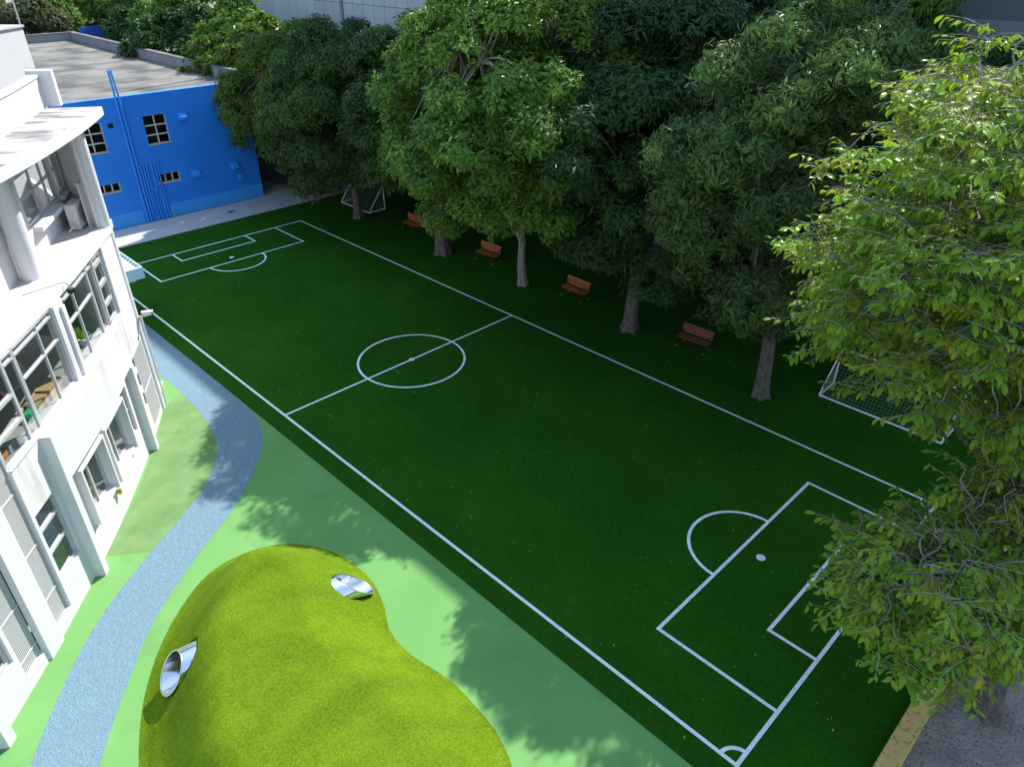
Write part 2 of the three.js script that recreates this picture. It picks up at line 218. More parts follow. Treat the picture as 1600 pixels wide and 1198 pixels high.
// ---------------------------------------------------------------- mound with tunnel
const tunnelAxis = { a: V(-8.22, 0.89, -10.64), b: V(-3.29, 0.55, -10.2), r: 0.46 };
{
  const out = [[-9.66, -9.53], [-8.97, -11.06], [-8.1, -12.31], [-7.21, -13.21], [-6.0, -14.01], [-4.94, -14.13], [-3.71, -13.64], [-2.95, -12.66], [-2.65, -11.72], [-2.6, -10.47], [-2.9, -9.43], [-3.31, -8.58], [-3.38, -7.64], [-3.17, -6.34], [-3.19, -5.23], [-3.33, -4.3], [-3.8, -3.3], [-5.2, -2.2], [-7.4, -1.9], [-9.4, -3.0], [-10.3, -5.2], [-10.3, -7.5]];
  const c = new THREE.CatmullRomCurve3(out.map(([x, z]) => V(x, 0, z)), true, 'centripetal').getPoints(260).map((p) => [p.x, p.z]);
  const sd = (x, z) => { let ins = false, best = 1e9; for (let i = 0, j = c.length - 1; i < c.length; j = i++) { const [xi, zi] = c[i], [xj, zj] = c[j]; if ((zi > z) !== (zj > z) && x < ((xj - xi) * (z - zi)) / (zj - zi) + xi) ins = !ins; const ex = xj - xi, ez = zj - zi, t = Math.max(0, Math.min(1, ((x - xi) * ex + (z - zi) * ez) / (ex * ex + ez * ez + 1e-12))); const q = Math.hypot(x - xi - t * ex, z - zi - t * ez); if (q < best) best = q; } return ins ? best : -best; };
  const x0 = -10.6, x1 = -2.4, z0 = -14.4, z1 = -1.7, st = 0.06, nx = Math.round((x1 - x0) / st), nz = Math.round((z1 - z0) / st);
  const pos = [], uv = [], idx = [], keep = [];
  const { a, b, r } = tunnelAxis, dir = new THREE.Vector3().subVectors(b, a).normalize();
  for (let j = 0; j <= nz; j++) for (let i = 0; i <= nx; i++) {
    const x = x0 + i * st, z = z0 + j * st, d = sd(x, z);
    let h = d > 0 ? 1.6 * (d > 2.2 ? 1 : (d / 2.2) * (d / 2.2) * (3 - 2 * (d / 2.2))) + 0.1 * Math.min(1, d / 0.4) + 0.03 * (fbm(x * 0.7 + 40, z * 0.7 + 40, 256, 2) - 0.5) * Math.min(1, d) : d * 0.9;
    const q = Math.abs(-(x - a.x) * dir.z + (z - a.z) * dir.x);
    if (q < r && d > -0.3) { const s = Math.sqrt(r * r - q * q); const ay = a.y + (dir.y / dir.x) * (x - a.x); if (h > ay - s && h < ay + s) h = Math.min(h, ay - s - 0.02); }
    pos.push(x, h, z); uv.push(x, z); keep.push(d > -0.12);
  }
  for (let j = 0; j < nz; j++) for (let i = 0; i < nx; i++) { const k = j * (nx + 1) + i; if (keep[k] || keep[k + 1] || keep[k + nx + 1] || keep[k + nx + 2]) idx.push(k, k + nx + 1, k + 1, k + 1, k + nx + 1, k + nx + 2); }
  const g = new THREE.BufferGeometry(); g.setAttribute('position', new THREE.Float32BufferAttribute(pos, 3)); g.setAttribute('uv', new THREE.Float32BufferAttribute(uv, 2)); g.setIndex(idx); g.computeVertexNormals();
  const m = structure('grass_mound', [g], M.mound);
  m.userData.label = 'rounded artificial grass mound with a steel tunnel';

  // steel tunnel: shell cut on a slant at both ends
  const t = thing('play_tunnel', 'polished steel tube tunnel with slanted ends through the grass mound', 'tunnel');
  const cutA = V(-0.79, 0.6, -0.13).normalize(), cutB = V(0.714, 0.7, 0.044).normalize(), slant = (n, cs, cy, rad) => -(cs * rad * side.dot(n) + cy * rad * n.y) / dir.dot(n);
  const L = a.distanceTo(b), nS = 48, nL = 40, up = V(0, 1, 0), side = new THREE.Vector3().crossVectors(dir, up).normalize();
  const shell = (rad) => {
    const p = [], ix = [];
    for (let i = 0; i <= nS; i++) { const th = (i / nS) * Math.PI * 2, cy = Math.sin(th), cs = Math.cos(th); const s0 = slant(cutA, cs, cy, rad), s1 = L + slant(cutB, cs, cy, rad); // slanted ends
      for (let j = 0; j <= nL; j++) { const s = s0 + ((s1 - s0) * j) / nL; const q = a.clone().addScaledVector(dir, s).addScaledVector(side, cs * rad).addScaledVector(up, cy * rad); p.push(q.x, q.y, q.z); } }
    for (let i = 0; i < nS; i++) for (let j = 0; j < nL; j++) { const k = i * (nL + 1) + j; ix.push(k, k + 1, k + nL + 1, k + 1, k + nL + 2, k + nL + 1); }
    const gg = new THREE.BufferGeometry(); gg.setAttribute('position', new THREE.Float32BufferAttribute(p, 3)); gg.setAttribute('uv', new THREE.Float32BufferAttribute(new Float32Array((p.length / 3) * 2), 2)); gg.setIndex(ix); gg.computeVertexNormals(); return gg;
  };
  part('pipe', [shell(r)], M.steel, t); part('pipe_lining', [shell(r - 0.016)], M.steel, t);
  for (const e of [0, 1]) {
    const pts = []; for (let i = 0; i < 48; i++) { const th = (i / 48) * Math.PI * 2, cy = Math.sin(th); pts.push(a.clone().addScaledVector(dir, e ? L + slant(cutB, Math.cos(th), cy, r - 0.008) : slant(cutA, Math.cos(th), cy, r - 0.008)).addScaledVector(side, Math.cos(th) * (r - 0.008)).addScaledVector(up, cy * (r - 0.008))); }
    part('rim', new THREE.TubeGeometry(new THREE.CatmullRomCurve3(pts, true), 96, 0.017, 6, true), M.steelRim, t);
  }
  rebase(t, V(-5.7, 0, -10.7));
}

// ---------------------------------------------------------------- white curved building (u along the facade, v outwards)
const A2 = [-3.11, -23.97], T2 = [-0.5832, 0.8123], N2 = [0.8123, 0.5832];
const cv = (u) => 0.111 * u - 0.0088 * u * u;
const P = (u, y, v) => { const w = v + cv(u); return V(A2[0] + T2[0] * u + N2[0] * w, y, A2[1] + T2[1] * u + N2[1] * w); };
function bend(g) { // (x=u, y, z=v) -> world; keeps uv, flips winding
  const p = g.attributes.position; for (let i = 0; i < p.count; i++) { const q = P(p.getX(i), p.getY(i), p.getZ(i)); p.setXYZ(i, q.x, q.y, q.z); }
  if (g.index) { const ix = g.index.array; for (let i = 0; i < ix.length; i += 3) { const t = ix[i]; ix[i] = ix[i + 1]; ix[i + 1] = t; } } else { for (let i = 0; i < p.count; i += 3) for (const at of Object.values(g.attributes)) for (let k = 0; k < at.itemSize; k++) { const A = at.array, a = i * at.itemSize + k, b = a + at.itemSize, t = A[a]; A[a] = A[b]; A[b] = t; } }
  g.computeVertexNormals(); return g;
}
function ub(u0, u1, y0, y1, v0, v1) { // bent box
  const g = new THREE.BoxGeometry(u1 - u0, y1 - y0, v1 - v0, Math.max(1, Math.ceil((u1 - u0) / 0.6)), 1, 1); g.translate((u0 + u1) / 2, (y0 + y1) / 2, (v0 + v1) / 2); return bend(boxUV(g));
}
function uslab(edge, v0, y0, y1) { // slab whose outer edge is [u, v] points, back at v0
  const s = new THREE.Shape([...edge.map(([u, v]) => new THREE.Vector2(u, v)), new THREE.Vector2(edge[edge.length - 1][0], v0), new THREE.Vector2(edge[0][0], v0)]);
  const g = new THREE.ExtrudeGeometry(s, { depth: y1 - y0, bevelEnabled: false, curveSegments: 1 }); // shape in (u, v), depth -> y
  const p = g.attributes.position; for (let i = 0; i < p.count; i++) { const u = p.getX(i), v = p.getY(i), d = p.getZ(i); p.setXYZ(i, u, y0 + d, v); }
  const q = bend(g), pp = q.attributes.position, nn = q.attributes.normal, uv = q.attributes.uv;
  return q;
}
const white = thing('white_building', 'curved white three-storey building with stained roof canopy and wide windows', 'building');
{
  const w = [];
  // ground storey wall (front at v = 0), openings left for windows and louvres
  const wall = (u0, u1, y0, y1, v1 = 0, v0 = -0.22) => w.push(ub(u0, u1, y0, y1, v0, v1));
  // --- bay 1: corner panel u 0.28..2.8
  wall(0.28, 2.8, 0, 0.22); wall(2.08, 2.8, 0.22, 3.5); wall(0.28, 2.08, 3.25, 3.5); wall(1.82, 2.08, 0.22, 1.29); wall(1.82, 2.08, 1.82, 2.08); wall(1.82, 2.08, 2.62, 2.87); wall(1.82, 2.08, 3.41, 3.5 - 0.001);
  wall(0.28, 0.42, 0.22, 3.25);
  // --- bay 2: u 3.05..9.0 windows
  wall(3.05, 9.02, 0, 1.3); wall(3.05, 9.02, 3.06, 3.5); wall(3.05, 3.5, 1.3, 3.06); wall(4.15, 4.5, 1.3, 3.06); wall(6.3, 6.65, 1.3, 3.06); wall(8.3, 9.02, 1.3, 3.06);
  // --- bay 3: u 9.27..12.2
  wall(9.27, 10.68, 0, 1.2); wall(9.27, 10.68, 3.46, 5.0); wall(9.27, 9.44, 1.2, 3.46); wall(10.55, 10.68, 1.2, 3.46);
  wall(10.68, 11.52, 0, 0.38);
  // --- bay 4 and on, to the left of the picture
  wall(12.15, 13.0, 0, 0.38); wall(13.0, 14.3, 0, 1.2); wall(13.0, 14.3, 3.46, 7.34); wall(13.0, 13.12, 1.2, 3.46); wall(14.15, 14.3, 1.2, 3.46);
  wall(14.3, 20, 0, 7.34);
  // upper part above the corner panel and beside the windows
  wall(0.28, 1.75, 3.5, 7.35, 0.03); wall(1.75, 2.85, 3.5, 4.98, 0.03);
  part('wall', w, M.white, white);
  // band between the storeys: two lengths, the nearer one a little proud
  part('band', [ub(2.82, 6.02, 3.5, 4.98, -0.2, 0.2)], M.white, white);
  part('band', [ub(6.02, 9.27, 3.5, 5.0, -0.2, 0.3)], M.white, white);
  // piers
  part('pier', ub(2.8, 3.05, 0, 3.5, -0.1, 0.26), M.white, white);
  part('pier', ub(9.02, 9.27, 0, 3.5, -0.1, 0.298), M.white, white); part('sill_ledge', ub(9.27, 10.68, 5.0, 5.03, -0.2, 0.03), M.white, white);
  part('pier', ub(11.52, 12.15, 0, 7.36, -0.1, 0.07), M.white, white);
  part('pier', ub(14.32, 14.6, 0, 4.9, -0.1, 0.3), M.white, white);
  part('pier', [ub(5.75, 6.38, 5.0, 7.35, -0.3, -0.0), ub(5.85, 6.05, 5.0, 7.2, 0.0, 0.08)], M.white, white);
  { // rounded corner pilaster, full height
    const g = new THREE.CylinderGeometry(0.2, 0.2, 10.78, 20); g.translate(0.14, 5.39, -0.1); part('corner_pilaster', [bend(g), ub(-0.05, 0.3, 0, 10.78, -0.32, -0.1)], M.white, white);
  }
  // end wall that runs straight back from the corner, and the side of the body
  const b = [];
  b.push(box(-3.5, -3.1, 0, 10.8, -27.5, -24.2));
  b.push(box(-3.2, -3.02, 0, 7.2, -36.2, -27.5));
  part('side_wall', b, M.white, white);
  // floors, back wall of the rooms
  part('floor_slab', ub(0.3, 20, 3.42, 3.6, -5, -0.22), M.slab, white); part('floor_slab', ub(-2.0, 20, -0.02, 0.04, -5, -0.22), M.slab, white);
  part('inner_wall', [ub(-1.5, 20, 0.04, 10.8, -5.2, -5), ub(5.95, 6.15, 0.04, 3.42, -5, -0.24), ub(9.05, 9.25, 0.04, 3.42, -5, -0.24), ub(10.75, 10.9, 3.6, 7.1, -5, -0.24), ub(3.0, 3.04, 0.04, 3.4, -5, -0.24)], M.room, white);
  // terrace slab
  part('terrace', uslab([[-0.7, -0.05], [0, -0.02], [1.5, -0.08], [3, -0.14], [4.5, -0.15], [6, -0.18], [7.5, -0.22], [9, -0.25], [11, -0.3], [14, -0.3], [20, -0.3]], -5, 7.24, 7.5), M.slab, white);
  part('terrace_edge', uslab([[0.28, 0.1], [1.5, 0.04], [3, -0.02], [4.5, -0.03], [6, -0.05], [7.5, -0.09], [9, -0.12], [11, -0.16], [14, -0.16], [20, -0.16]], -0.4, 7.36, 7.53), M.white, white);
  // set-back top storey
  const t = [], vr = -1.45, tw = (u0, u1, y0, y1) => t.push(ub(u0, u1, y0, y1, vr - 0.2, vr));
  tw(-2.2, -1.55, 7.5, 10.8); tw(-1.55, 2.78, 7.5, 8.42); tw(-1.55, 2.78, 9.92, 10.8); tw(-0.62, -0.52, 8.42, 9.92); tw(2.78, 5.3, 7.5, 10.8); tw(5.3, 7.5, 7.5, 8.3); tw(5.3, 7.5, 9.92, 10.8); tw(7.5, 20, 7.5, 10.8);
  part('upper_wall', t, M.white, white);
  { const g = new THREE.CylinderGeometry(0.29, 0.29, 3.3, 28); g.translate(4.55, 9.15, -1.1); part('round_column', bend(g), M.white, white); }
  part('window_sill', ub(0.2, 2.6, 8.26, 8.4, vr, vr + 0.28), M.white, white);
  part('window_sill', ub(-1.5, -0.6, 8.3, 8.4, vr, vr + 0.14), M.white, white);
  // roof canopy
  const ce = [[-1.9, 0.42], [-1, 0.38], [0, 0.33], [1, 0.28], [2, 0.2], [3, 0.14], [4, 0.07], [5, 0], [6, -0.08], [8, -0.2], [11, -0.3], [15, -0.3], [20, -0.3]];
  part('roof_canopy', uslab(ce, -5.2, 10.8, 11.06), M.white, white);
  part('canopy_top', uslab(ce.map(([u, v]) => [u + (u < -1.5 ? 0.12 : 0), v - 0.14]), -1.4, 11.062, 11.075), M.stained, white);
  part('roof_parapet', [ub(-2.2, 20, 11.06, 12.02, -1.6, -1.4), ub(-2.2, 20, 12.02, 12.09, -1.68, -1.36)], M.white, white);
  part('parapet_pier', ub(-2.55, -2.2, 11.06, 12.2, -1.75, -0.95), M.white, white);
  part('roof', ub(-2.2, 20, 11.08, 11.5, -12, -1.62), M.roofConcrete, white);
  // tall fixed louvre screens: every slat its own piece
  const louver = (u0, u1, y0, y1, v, n, rails) => {
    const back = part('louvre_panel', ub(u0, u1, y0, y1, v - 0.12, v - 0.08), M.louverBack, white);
    for (let i = 0; i < n; i++) { const c = u0 + ((i + 0.5) / n) * (u1 - u0), hw = ((u1 - u0) / n) * 0.3; part('slat', ub(c - hw, c + hw, y0, y1, v - 0.05, v - 0.01), M.louver, back); }
    for (const y of rails) part('rail', ub(u0, u1, y - 0.02, y + 0.02, v - 0.01, v + 0.012), M.louver, back);
  };
  louver(10.7, 11.51, 0.38, 7.25, -0.1, 16, [1.25, 2.75, 4.4, 5.9]);
  louver(12.17, 12.99, 0.38, 7.25, -0.1, 16, [0.75, 2.1, 3.6, 5.2]);
  louver(0.43, 1.81, 0.23, 3.24, 0.0, 16, [1.7]);
  // windows: frame with its panes
  const win = (u0, u1, y0, y1, v, us, ys, fw = 0.05, dep = 0.07) => {
    const f = []; const lines = [u0, ...us, u1], rows = [y0, ...ys, y1];
    for (const u of lines) f.push(ub(Math.max(u0, u - fw / 2 - (u === u1 ? fw / 2 : 0)), Math.min(u1, u + fw / 2 + (u === u0 ? fw / 2 : 0)), y0, y1, v - dep, v));
    for (const y of rows) f.push(ub(u0 + fw, u1 - fw, Math.max(y0, y - fw / 2 - (y === y1 ? fw / 2 : 0)), Math.min(y1, y + fw / 2 + (y === y0 ? fw / 2 : 0)), v - dep - 0.004, v + 0.012));
    const o = part('window', f, M.frame, white);
    for (let i = 0; i + 1 < lines.length; i++) for (let j = 0; j + 1 < rows.length; j++) part('pane', ub(lines[i] + fw * 0.4, lines[i + 1] - fw * 0.4, rows[j] + fw * 0.4, rows[j + 1] - fw * 0.4, v - 0.045, v - 0.04), M.glass, o);
    return o;
  };
  win(6.4, 8.73, 5.0, 7.34, -0.1, [7.36], [6.43, 7.13]); win(8.75, 9.3, 5.0, 7.34, -0.1, [], [7.13]); win(9.32, 10.7, 5.0, 7.34, -0.06, [], [5.75, 6.43], 0.09);
  win(3.32, 5.74, 5.0, 7.34, -0.1, [4.7], [6.43, 7.13]); win(2.77, 3.3, 5.0, 7.34, -0.1, [], [7.13]); win(1.76, 2.75, 5.0, 7.34, -0.06, [], [5.66, 6.32, 7.0], 0.12);
  win(6.67, 8.28, 1.32, 3.04, -0.1, [7.45], [], 0.07); win(4.52, 6.28, 1.32, 3.04, -0.1, [5.4], [], 0.07); win(3.52, 4.13, 1.32, 3.04, -0.1, [], [2.2], 0.06);
  win(9.46, 10.53, 1.22, 3.44, -0.08, [], [2.1, 2.86], 0.08); win(13.14, 14.13, 1.22, 3.44, -0.08, [], [2.1, 2.86], 0.08);
  for (const [y0, y1] of [[1.29, 1.82], [2.08, 2.62], [2.87, 3.41]]) win(1.83, 2.07, y0 + 0.002, y1 - 0.002, -0.06, [], [], 0.03);
  win(-0.5, 2.76, 8.44, 9.9, vr - 0.06, [0.35, 1.4], [9.24], 0.06); win(-1.53, -0.64, 8.44, 9.9, vr - 0.06, [], [9.24], 0.06); win(5.32, 7.48, 8.32, 9.9, vr - 0.06, [6.4], [], 0.06);
  // projecting surrounds of the ground storey windows
  for (const [u0, u1] of [[4.5, 6.3], [6.65, 8.3]]) part('window_surround', [ub(u0 - 0.08, u0 - 0.001, 1.2, 3.12, 0, 0.2), ub(u1 + 0.001, u1 + 0.08, 1.2, 3.12, 0, 0.2), ub(u0 - 0.08, u1 + 0.08, 3.12, 3.2, 0, 0.2), ub(u0, u1, 1.2, 1.3, 0, 0.12)], M.white, white);
  // downpipe at the corner
  part('downpipe', [tube([P(-0.06, 0.1, 0.12), P(-0.06, 2, 0.12), P(-0.06, 4.0, 0.12)], 0.04, 4)], M.white, white);
  rebase(white, V(-8, 0, -18));
}
// the farther wing behind
{
  const g = thing('rear_wing', 'plain white rear wing rising behind the curved building', 'building', [-1.1, 0, -35.5], 0.75);
  part('wall', [box(-9, 0, 0, 12.8, -8, 0)], M.white, g);
  part('coping', [box(-9.1, 0.06, 12.8, 12.88, -8.1, 0.06)], M.slab, g);
}
// pale blue entrance canopy by the far corner
{
  const g = thing('entrance_canopy', 'pale blue box canopy jutting out past the white corner', 'canopy', [-1.45, 3.1, -31.9]);
  part('roof_panel', box(-1.3, 0.9, 0.02, 0.06, -2.4, 1.2), std({ color: C(0.55, 0.6, 0.62), roughness: 0.7 }), g);
  part('fascia', [box(-1.35, 0.95, -0.38, 0.14, 1.2, 1.26), box(0.9, 0.96, -0.38, 0.14, -2.46, 1.2), box(-1.35, 0.9, -0.38, 0.14, -2.46, -2.4)], M.paleBlue, g);
  for (let i = 0; i < 9; i++) part('vent_slot', box(0.78, 0.84, 0.06, 0.075, -1.9 + i * 0.32, -1.72 + i * 0.32), M.iron, g);
  part('bracket', [rod(V(-1, -0.5, 1.0), V(0.6, -0.5, 1.0), 0.025)], M.plastic, g);
}
// ---------------------------------------------------------------- things on and in the white building
{
  const cam = thing('security_camera', 'white security camera on an arm at the building corner', 'camera', P(0.1, 4.05, 0.12).toArray(), -0.5);
  part('arm', [rod(V(-0.02, -0.05, 0), V(0.3, -0.02, 0.0), 0.025)], M.plastic, cam);
  part('housing', box(0.12, 0.45, 0, 0.14, -0.07, 0.07, 0.03), M.plastic, cam);
  part('hood', box(0.1, 0.5, 0.145, 0.16, -0.09, 0.09, 0.005), M.plastic, cam);
  part('lens', [rod(V(0.45, 0.07, 0), V(0.47, 0.07, 0), 0.045)], M.iron, cam);
  const ac = thing('air_conditioner', 'white outdoor air conditioner unit on the terrace beside the recess', 'air conditioner', P(0.05, 7.5, -0.92).toArray(), 0.95);
  part('case', box(-0.4, 0.4, 0.06, 0.9, -0.17, 0.17, 0.02), M.plastic, ac);
  for (let i = 0; i < 2; i++) part('grille', box(0.401, 0.412, 0.14, 0.82, -0.13 + i * 0.14, -0.03 + i * 0.14), M.greyMetal, ac);
  { const g = new THREE.RingGeometry(0.05, 0.28, 24); g.translate(0.05, 0.5, 0.176); part('fan_guard', g, M.greyMetal, ac); }
  for (const s of [-0.3, 0.3]) part('foot', box(s - 0.05, s + 0.05, 0, 0.06, -0.16, 0.16), M.greyMetal, ac);
  part('refrigerant_pipe', tube([V(-0.4, 0.3, 0), V(-0.6, 0.25, 0.05), V(-0.75, 0.1, -0.1)], 0.03), M.plastic, ac);
  const sc = thing('white_screen', 'white upright screen panel behind the terrace air conditioner', 'screen', P(-0.15, 7.5, -0.48).toArray(), 0.65);
  part('board', box(-0.3, 0.3, 0, 1.45, -0.03, 0.03, 0.01), M.white, sc); part('frame', [box(-0.33, 0.33, 1.45, 1.52, -0.05, 0.05)], M.plastic, sc);
  const fl = thing('flood_light', 'small dark floodlight on a bracket at the terrace edge', 'lamp', P(5.2, 7.53, -0.05).toArray(), 0.5);
  part('arm', tube([V(-1.0, 0.03, -0.45), V(-0.3, 0.06, -0.1), V(0, 0.06, 0.1), V(0, -0.12, 0.2)], 0.018), M.greyMetal, fl); part('head', box(-0.1, 0.1, -0.24, -0.1, 0.14, 0.26, 0.02), M.iron, fl);
  const wl = thing('wall_lamp', 'small tan wall lamp below the ground storey windows', 'lamp', P(6.6, 1.05, 0.0).toArray(), 0);
  part('body', [rod(V(0, 0, 0), P(6.6, 1.05, 0.12).sub(P(6.6, 1.05, 0)), 0.06)], M.tan, wl); part('shade', [rod(P(6.6, 0.95, 0.1).sub(P(6.6, 1.05, 0)), P(6.6, 1.12, 0.16).sub(P(6.6, 1.05, 0)), 0.09, 0.03)], M.tan, wl);
  // room contents seen through the panes
  const card = std({ color: C(0.42, 0.27, 0.14), roughness: 0.9 }), paper = std({ color: C(0.3, 0.3, 0.29), roughness: 0.9 });
  const boxes = [[7.0, 5.0, -0.55, 0.5, 0.3, 'long cardboard box on the window counter of the upper room', card], [7.75, 5.0, -0.6, 0.42, 0.24, 'squat cardboard box beside the long one on the upper counter', card], [9.6, 5.0, -0.5, 0.35, 0.2, 'pale storage box at the nearest upper window', paper], [10.15, 5.0, -0.5, 0.3, 0.16, 'small orange-brown box at the nearest upper window', std({ color: C(0.5, 0.2, 0.05), roughness: 0.8 })], [8.2, 5.0, -0.55, 0.28, 0.2, 'green plastic tub on the upper window counter', std({ color: C(0.03, 0.35, 0.14), roughness: 0.5 })], [7.6, 1.3, -0.6, 0.4, 0.25, 'brown box behind the nearer ground storey window', card], [5.3, 1.3, -0.6, 0.5, 0.3, 'cream box behind the farther ground storey window', paper], [10.1, 1.2, -0.6, 0.4, 0.22, 'brown bundle behind the three-pane ground window', std({ color: C(0.22, 0.08, 0.05), roughness: 0.9 })]];
  for (const [u, y, v, s, h, label, mat] of boxes) {
    const o = thing('storage_box', label, 'box', P(u, y, v).toArray(), 0.9 + rr(-0.15, 0.15));
    part('carton', box(-s * 0.75, s * 0.75, 0, h, -s * 0.4, s * 0.4, 0.012), mat, o); part('lid', box(-s * 0.77, s * 0.77, h + 0.001, h + 0.02, -s * 0.42, s * 0.42, 0.006), mat, o);
  }
  const ct = thing('counter', 'white window counter inside the upper room', 'counter');
  part('top', ub(3.1, 10.6, 4.93, 4.985, -1.0, -0.21), paper, ct); part('front_panel', ub(3.1, 10.6, 3.62, 4.93, -0.98, -0.92), paper, ct); rebase(ct, P(7, 3.6, -0.6));
  const ct2 = thing('ground_counter', 'white low counter inside the ground storey windows', 'counter');
  part('top', ub(3.5, 8.9, 1.24, 1.29, -0.95, -0.23), paper, ct2); part('front_panel', ub(3.5, 8.9, 0.05, 1.24, -0.93, -0.88), paper, ct2); rebase(ct2, P(6, 0, -0.6));
  for (const [u, y, v, col, label] of [[7.2, 5.0, -1.9, [0.45, 0.02, 0.025], 'red garment hanging in the upper room'], [8.6, 4.6, -1.7, [0.03, 0.05, 0.4], 'blue garment hanging in the upper room'], [6.9, 4.7, -2.3, [0.6, 0.42, 0.03], 'yellow garment hanging in the upper room']]) {
    const o = thing('hanging_coat', label, 'coat', P(u, y, v).toArray(), 0.9);
    const g = new THREE.LatheGeometry([[0.02, 0.95], [0.09, 0.9], [0.22, 0.8], [0.26, 0.5], [0.29, 0.1], [0.31, 0]].map(([a, b]) => new THREE.Vector2(a, b)), 14); g.scale(1, 1, 0.45); part('cloth', g, std({ color: C(...col), roughness: 0.9 }), o);
    part('hanger', [tube([V(0, 0.92, 0), V(0, 1.02, 0), V(0.04, 1.06, 0), V(0.06, 1.02, 0)], 0.008)], M.iron, o);
  }
  const pl = thing('potted_plant', 'bright green potted plant behind the upper far window', 'plant', P(4.1, 4.985, -0.55).toArray());
  part('pot', new THREE.LatheGeometry([[0, 0], [0.12, 0], [0.16, 0.22], [0.145, 0.22], [0.13, 0.18], [0, 0.18]].map(([a, b]) => new THREE.Vector2(a, b)), 18), M.plastic, pl);
  const lg = []; for (let i = 0; i < 34; i++) { const a = rr(0, 6.28), t = rr(0.2, 1.1), l = rr(0.25, 0.45); const g = new THREE.PlaneGeometry(0.07, l, 1, 3); const p = g.attributes.position; for (let k = 0; k < p.count; k++) { const s = p.getY(k) / l + 0.5; p.setXYZ(k, p.getX(k) * Math.sin(0.3 + s * 2.6), s * l, -s * s * l * 0.5); } g.rotateX(t); g.rotateY(a); g.translate(0, 0.2, 0); lg.push(g); }
  part('foliage', lg, leafMat(0.2, 0.42, 0.03, 0.4), pl);
}
